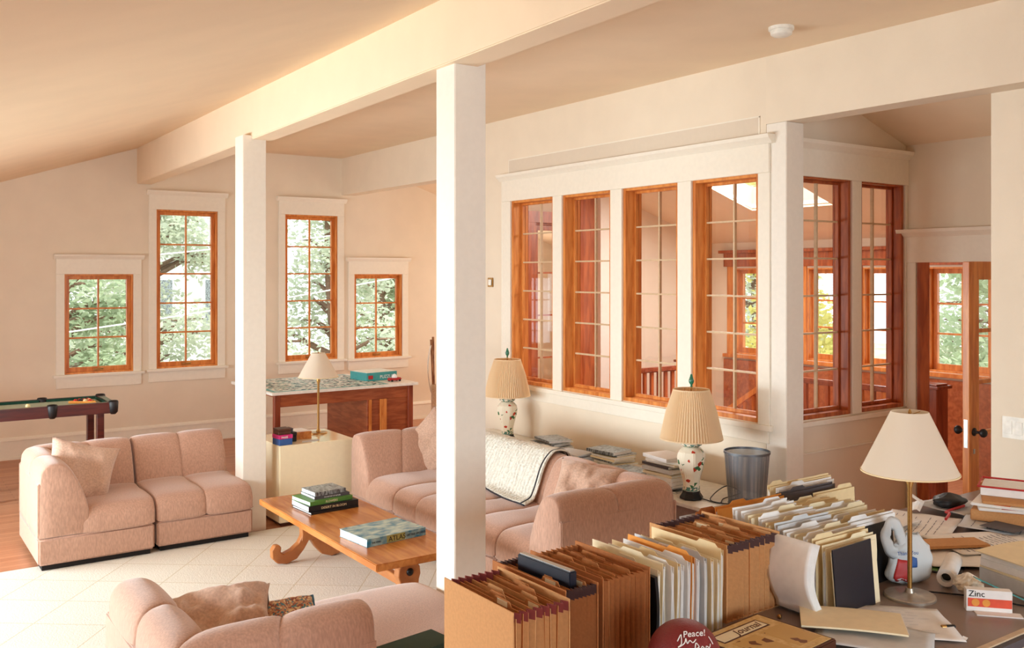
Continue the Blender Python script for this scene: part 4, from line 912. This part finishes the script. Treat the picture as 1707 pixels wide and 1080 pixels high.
txt(r, 'Peace!', .026, on_ball(-.35, .86, .109), (R(40), 0, R(6)), M['paper'], shear=.3, name='signature', ext=.001)
# right hand clutter
slim_lamp((3.20, 2.015, TP), .69, .066, .172, .225, .092, 'large desk lamp with a wide cream cone shade and tarnished round base', M['pewter'], pole_r=.0085)
tag(MB().tube(catmull([(3.30, 2.0, TP+.006), (3.36, 1.93, TP+.004), (3.42, 1.84, TP+.004), (3.46, 1.70, TP+.004), (3.6, 1.66, TP+.004)], 6, False), .003, 6).build('lamp_cord', M['black'], smooth=True), 'dark desk lamp cord running behind the vitamin box', 'cord')
# plastic bag
r = root('plastic_bag', (3.36, 2.115, TP), R(-20), label='crumpled white plastic bag with a red and blue print behind the lamp pole', cat='bag')
def bagf(u, v):
    a = u*2*PI; z = v*.19
    rr = .11*(1-.25*v)*(1+.18*noise.noise(Vector((math.cos(a)*1.5, math.sin(a)*1.5, v*3))))*(math.sin(min(1, v*4+.25)*PI/2))
    rr *= 1 if v < .7 else (1-(v-.7)*1.8)
    return (math.cos(a)*rr, math.sin(a)*rr*.42, z+.012*noise.noise(Vector((math.cos(a)*3, math.sin(a)*3, v*4))))
MB().grid(bagf, 40, 20, thick=.0008).build('body', M['bag'], r, smooth=True)
mb = MB(); rs = []
for k in range(32):
    a = 2*PI*k/32; ca, sa = math.cos(a), math.sin(a); ctr = Vector((-.082-.01*sa, -.012, .175+.0)); wv = .004*math.sin(a*5)
    rs.append([ctr+Vector((ca*(.034+e*.024)+.0, f_*.010+wv, sa*(.052+e*.026+(.012 if sa > .8 else 0)))) for e, f_ in ((-1, 0), (-.5, -.8), (.4, -1), (1, 0), (.4, 1), (-.5, .8))])
mb.rings(rs, True, False, wrap=True); mb.build('handle', M['bag'], r, smooth=True)
def patch(u0, u1, v0, v1, m, nm, off=1.02):
    f = lambda u, v: tuple(c*(off if i < 2 else 1) for i, c in enumerate(bagf(u0+(u1-u0)*u, v0+(v1-v0)*v)))
    return MB().grid(f, 6, 6, thick=.0006).build(nm, m, r, smooth=True)
patch(.60, .70, .10, .52, M['red'], 'red_print'); patch(.69, .75, .35, .58, M['blue'], 'blue_print')
txt(r, 'Thank You', .020, (-.095, -.052, .125), (R(80), 0, R(-4)), M['blue'])
# papers on right
ps = [(3.72, 2.42, .30, .40, 12, 'paper', 'white letter sheet right of the lamp pole', 7), (3.78, 2.20, .26, .34, -38, 'paper', 'white pages fanned beside the rolled poster', 0), (4.10, 2.54, .46, .32, 22, 'paper', 'printed sheet near the black cloth', 8),
      (4.06, 2.19, .30, .44, 65, 'paper', 'closely written white sheet in the middle of the clutter', 14), (4.42, 2.25, .34, .44, 20, 'paper2', 'grey printed sheet with dark photo', 5), (4.55, 2.62, .3, .28, 0, 'paper2', 'pale sheet under the mail stack', 4), (3.95, 2.64, .34, .24, 8, 'paper', 'white sheet at the back edge of the desk', 5), (4.3, 1.85, .3, .4, 40, 'paper', 'white sheet at the right edge of the picture', 6)]
for i, (x, y, W_, L_, a, c, lb, ln) in enumerate(ps): sheet('paper_sheet', (x, y, TP+.004*i), R(a), W_, L_, M[c], lb, lines=ln, bumpy=.014, grp='loose sheets on the desk')
tag(MB().box(4.24, 2.16, TP+.040, 4.38, 2.32, TP+.042, mtx=None).build('photo_print', M['slate']), 'dark photograph lying on the grey printed sheet', 'photograph')
r = root('kraft_envelope', (3.86, 2.26, TP+.028), R(-28), label='brown kraft envelope sticking out under the written sheet', cat='envelope'); MB().box(-.17, -.06, 0, .17, .06, .012).build('body', M['kraft'], r, bevel=.003)
r = root('orange_folder', (3.60, 2.30, TP+.02), R(35), label='orange edged folder under the pages right of the lamp pole', cat='folder'); MB().box(-.15, -.1, 0, .15, .1, .004).build('cover', M['orange'], r); MB().box(-.145, -.095, .004, .145, .10, .012).build('papers', M['paper'], r)
r = root('blue_flyer', (3.47, 2.36, TP+.012), R(35), label='white flyer with a blue bar beside the lamp pole', cat='paper'); MB().box(-.1, -.07, 0, .1, .07, .002).build('sheet', M['paper'], r); MB().box(-.06, -.03, .002, .07, 0, .003).build('blue_bar', M['blue'], r)
# rolled paper
r = root('paper_roll', (3.52, 2.045, TP+.040), 0, rot=(R(90), 0, R(-66)), label='rolled white paper tube with a dark hollow end', cat='paper roll')
MB().lathe([(.033, -.13), (.033, .13), (.018, .13), (.018, -.13)], 28, caps=False).rings([[(math.cos(2*PI*k/28)*q, math.sin(2*PI*k/28)*q, z) for k in range(28)] for q, z in [(.033, -.13), (.018, -.13)]], True, False).rings([[(math.cos(2*PI*k/28)*q, math.sin(2*PI*k/28)*q, z) for k in range(28)] for q, z in [(.033, .13), (.018, .13)]], True, False).build('roll', M['paper'], r, auto=40)
MB().lathe([(0, -.10), (.0175, -.10), (.0175, .10), (0, .10)], 20).build('hollow_shade', M['black'], r)  # black plug stands in for the shade inside the hollow roll
r = root('magazine', (3.62, 2.17, TP+.001), R(25), label='glossy magazine with green and red cover under the paper roll', cat='magazine'); MB().box(-.09, -.11, 0, .09, .11, .005).build('cover', M['black'], r); MB().box(-.08, -.02, .005, .06, .09, .006).build('green_picture', M['green'], r); MB().box(-.08, -.07, .005, .06, -.04, .006).build('red_strip', M['red'], r)
# tissue
r = root('crumpled_tissue', (3.40, 1.905, TP), 0, label='crumpled ivory tissue behind the vitamin box', cat='tissue'); mb = MB(); 
mb.rings([[Vector((math.cos(t_*2*PI/24), math.sin(t_*2*PI/24), 0))*(.05*math.sin(PI*(k+.3)/12.6))*(1+.5*noise.noise(Vector((math.cos(t_*2*PI/24)*3, math.sin(t_*2*PI/24)*3, k*.7))))+Vector((0, 0, .0+.085*k/12)) for t_ in range(24)] for k in range(13)]); mb.build('tissue', M['cloth'], r)
# zinc box
r = root('vitamin_box', (3.30, 1.775, TP), R(-48), label='white and orange Zinc vitamin box standing on the desk', cat='box')
MB().box(-.075, -.018, 0, .075, .018, .078).build('carton', M['paper'], r, bevel=.001, seg=1); txt(r, 'Zinc', .030, (-.068, -.0186, .054), (R(90), 0, 0), M['black'])
MB().box(-.07, -.019, .018, .074, -.0181, .048).build('orange_panel', mat('orange_red_print', (226, 88, 62), .4), r)
for x in (-.045, -.01):
    o = MB().lathe([(0, 0), (.013, 0), (.013, .0008), (0, .0008)], 20).build('orange_slice', M['orange'], r); o.rotation_euler = (R(90), 0, 0); o.location = (x, -.019, .033)
MB().box(-.05, -.06, 0, .10, -.018, .004).build('leaflet', M['paper'], r)
# comb / ruler
r = root('plastic_ruler', (3.43, 1.80, TP+.045), R(-35), rot=(0, R(24), R(-38)), label='turquoise plastic ruler leaning beside the vitamin box', cat='ruler'); MB().box(-.10, -.012, 0, .10, .012, .003).build('strip', M['teal'], r); 
# stack with binder on right
bz = TP
for i, (c, th, lb) in enumerate([('paper2', .055, 'thick grey manual at the bottom of the right pile'), ('manila2', .010, 'cream folder second in the right pile'), ('paper', .03, 'block of white pages in the right pile'), ('paper', .02, 'loose white pages near the top of the right pile')]):
    r = root('paper_block', (3.73, 1.80, bz), R(-18+3*i), label=lb, cat='papers', group='pile at the right edge of the desk'); MB().box(-.17, -.13, 0, .17, .13, th).build('pages', M[c], r, bevel=.002, seg=1)
    if i == 0: txt(r, 'Software', .016, (-.03, -.1306, .02), (R(90), 0, 0), M['ink'])
    bz += th
r = root('file_folder', (3.71, 1.81, bz), R(-14), label='closed cream folder topmost of the right pile', cat='folder'); MB().grid(lambda u, v: ((u-.5)*.34, (v-.5)*.25, .004+.012*math.sin(u*2.6)), 10, 4, thick=-.004).build('cover', M['manila2'], r)
# mail stack top right
bz = TP+.03
for i, (c, sx, sy, a, th, lb, pr) in enumerate([('kraft', .42, .30, -6, .05, 'padded brown mailer at the bottom of the mail stack', 0), ('paper', .40, .26, 4, .012, 'white envelope with a red stripe under the top envelope', 1), ('paper', .42, .26, -8, .012, 'white envelope with an orange logo on the mail stack', 1), ('kraft', .36, .2, 3, .012, 'thin brown envelope under the red rimmed tray', 0)]):
    r = root('envelope', (4.56, 2.28, bz), R(a-63), label=lb, cat='envelope', group='mail stack on the desk'); MB().box(-sx/2, -sy/2, 0, sx/2, sy/2, th).build('body', M[c], r, bevel=.004)
    if pr: MB().box(-sx/2+.10, -sy/2+.01, th, -sx/2+.17, sy/2-.08, th+.001).build('orange_logo', M['red'] if i == 1 else mat('orange_logo', (226, 100, 62), .6), r); MB().box(-sx/2+.22, -sy/2+.04, th, -sx/2+.3, -sy/2+.12, th+.001).build('dark_print', M['ink'], r)
    bz += th+.001
r = root('red_rimmed_tray', (4.68, 2.33, bz), R(-66), label='clear tray with a red rim topping the mail stack', cat='tray'); MB().box(-.19, -.11, 0, .19, .11, .04).build('contents', M['paper'], r, bevel=.003)
pp = [(-.2, -.12, .044), (.2, -.12, .044), (.2, .12, .044), (-.2, .12, .044), (-.2, -.12, .044)]; MB().tube(pp, .005, 6).build('rim', M['red'], r)
r = root('black_cloth', (4.50, 2.62, TP+.02), 0, label='bunched black cloth pouch at the back of the desk', cat='pouch'); mb = MB()
mb.rings([[Vector((math.cos(t_*2*PI/20)*.10, math.sin(t_*2*PI/20)*.07, 0))*math.sin(PI*(k+.4)/10.8)*(1+.3*noise.noise(Vector((t_*.6, k*.5, 1))))+Vector((0, 0, .08*k/10)) for t_ in range(20)] for k in range(11)]); mb.build('pouch', M['black'], r, smooth=True)
r = root('white_slips', (4.34, 2.70, TP+.03), .4, label='torn white paper slips beside the black pouch', cat='paper'); MB().grid(lambda u, v: ((u-.5)*.14, (v-.5)*.06, .02*u+.01*math.sin(v*5)), 6, 4, thick=.001).build('slip', M['paper'], r); MB().grid(lambda u, v: ((u-.2)*.05, (v-.5)*.05, .03+.03*v), 4, 4, thick=.001).build('slip', M['paper'], r)
tag(MB().tube(catmull([(4.2, 2.46, TP+.045), (4.3, 2.5, TP+.05), (4.36, 2.55, TP+.04), (4.5, 2.54, TP+.05)], 5, False), .007, 5).build('red_ribbon', M['red']), 'red ribbon strip trailing from the black pouch', 'ribbon')
# battery, eraser crumb
r = root('battery', (3.02, 1.76, TP+.008), rot=(0, R(90), R(-30)), label='small copper and black battery lying alone on the desk', cat='battery'); MB().lathe([(0, -.024), (.007, -.024), (.007, -.008), (0, -.008)], 16).build('copper_end', M['brass'], r, auto=40); MB().lathe([(0, -.008), (.007, -.008), (.007, .022), (.003, .022), (.003, .025), (0, .025)], 16).build('black_sleeve', M['black'], r, auto=40)
r = root('paper_scrap', (2.98, 1.68, TP), .3, label='tiny torn white scrap near the desk edge', cat='paper'); MB().grid(lambda u, v: ((u-.5)*.03*(1-.5*v), (v-.5)*.014, .002+.006*u*v), 4, 3, thick=.001).build('scrap', M['paper'], r)
tag(MB().lathe([(0, 0), (.006, .002), (.008, .008), (.005, .014), (0, .016)], 12).build('push_pin', M['brass'], smooth=True), 'tiny brass pin beside the wide expanding file', 'pin').location = (2.63, 2.15, TP)
# dark green cloth on the ottoman
r = root('green_throw', (1.83, 3.36, .40), R(8), label='dark green folded cloth at the bottom edge on the ottoman', cat='cloth'); MB().box(-.19, -.08, 0, .19, .10, .04).build('cloth', M['dgreen'], r, bevel=.012, seg=3)

# ---------------------------------------------------------------- outside
tag(MB().box(-30, 11.6, -3.2, 60, 60, -3).box(9.3, -20, -3.2, 60, 11.6, -3).build('ground', M['grass']), 'garden ground outside', kind='structure')
r = root('white_house', (7.2, 25, -3), 0, label='white clapboard house seen through the tall left window', cat='house')
MB().box(-2.0, 0, 0, 1.6, 5, 5.6).build('wall', M['siding'], r); MB().prism([(-2.4, 5.6), (2.0, 5.6), (-.2, 7.4)], 5.4, lambda u, v, t: (u, -.2+t, v)).build('roof', M['paper2'], r)
for x in (-1.4, .2):
    f_ = MB().box(x, -.05, 3.6, x+.9, 0, 4.9).build('window', M['paper2'], r); MB().box(x+.08, -.07, 3.7, x+.82, -.05, 4.8).build('pane', M['photo'], f_)
def tree(x, y, h, rad, m, label, seed, name='pine_tree', zb=-3, n=15000, ls=.13, nb=80):
    rnd = random.Random(seed); r = root(name, (x, y, zb), 0, label=label, cat='tree', group='trees outside the windows')
    pts = [(0, 0, 0), (.1, .05, h*.35), (-.05, .1, h*.65), (0, 0, h*.95)]; MB().tube(catmull(pts, 4, False), [.16*(1-.8*i/12) for i in range(13)], 8).build('trunk', M['bark'], r, smooth=True)
    mb = MB(); br = MB(); cl = []
    for k in range(nb):
        a = rnd.uniform(0, 2*PI); z = h*(.12+.85*rnd.random()); q = rad*(1.15-.75*z/h)*rnd.uniform(.35, 1)
        c = Vector((math.cos(a)*q, math.sin(a)*q, z)); cl.append((c, rad*rnd.uniform(.24, .42))); br.tube([(0, 0, z-.3*q), c*.6+Vector((0, 0, z*.4)), c], [.05, .03, .015], 5)
    br.build('branches', M['bark'], r)
    for c, q in cl:
        for _ in range(n//nb):
            d = Vector((rnd.gauss(0, 1), rnd.gauss(0, 1), rnd.gauss(0, .6))); d.normalize(); p = c+d*q*rnd.random()**.4
            t = Vector((rnd.gauss(0, 1), rnd.gauss(0, 1), rnd.gauss(0, .5))).normalized(); u = t.cross(Vector((rnd.random(), rnd.random(), rnd.random()))).normalized()
            L_ = ls*rnd.uniform(.6, 1.3); w_ = L_*.22
            mb.add([p-t*L_*.5, p-u*w_, p+t*L_*.5, p+u*w_], [(0, 1, 2, 3)])
    mb.build('foliage', m, r); return r
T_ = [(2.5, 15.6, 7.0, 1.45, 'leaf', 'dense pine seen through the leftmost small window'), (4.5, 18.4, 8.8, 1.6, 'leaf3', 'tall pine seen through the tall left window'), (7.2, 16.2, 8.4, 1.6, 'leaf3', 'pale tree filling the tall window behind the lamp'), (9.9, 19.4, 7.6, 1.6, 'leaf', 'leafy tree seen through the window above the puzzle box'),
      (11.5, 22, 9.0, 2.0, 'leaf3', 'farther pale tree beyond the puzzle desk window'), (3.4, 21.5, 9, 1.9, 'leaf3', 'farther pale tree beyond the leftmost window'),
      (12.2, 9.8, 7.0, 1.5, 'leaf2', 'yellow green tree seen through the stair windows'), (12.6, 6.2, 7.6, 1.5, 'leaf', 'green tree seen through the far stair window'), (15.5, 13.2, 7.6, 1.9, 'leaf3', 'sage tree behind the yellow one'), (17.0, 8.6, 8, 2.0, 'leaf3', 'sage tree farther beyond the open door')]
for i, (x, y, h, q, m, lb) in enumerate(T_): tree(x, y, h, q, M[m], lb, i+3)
for i, (z0, z1, lb) in enumerate([(1.9, 3.1, 'upper pale utility cable outside'), (.9, 2.3, 'middle pale utility cable outside'), (-.2, 1.0, 'lowest pale utility cable outside')]):
    tag(MB().tube([(0+k*1.2, 14.0, z0+(z1-z0)*k/8-.12*math.sin(PI*k/8)) for k in range(9)], .012, 6).build('utility_cable', M['cable']), lb+' the far windows', 'cable')
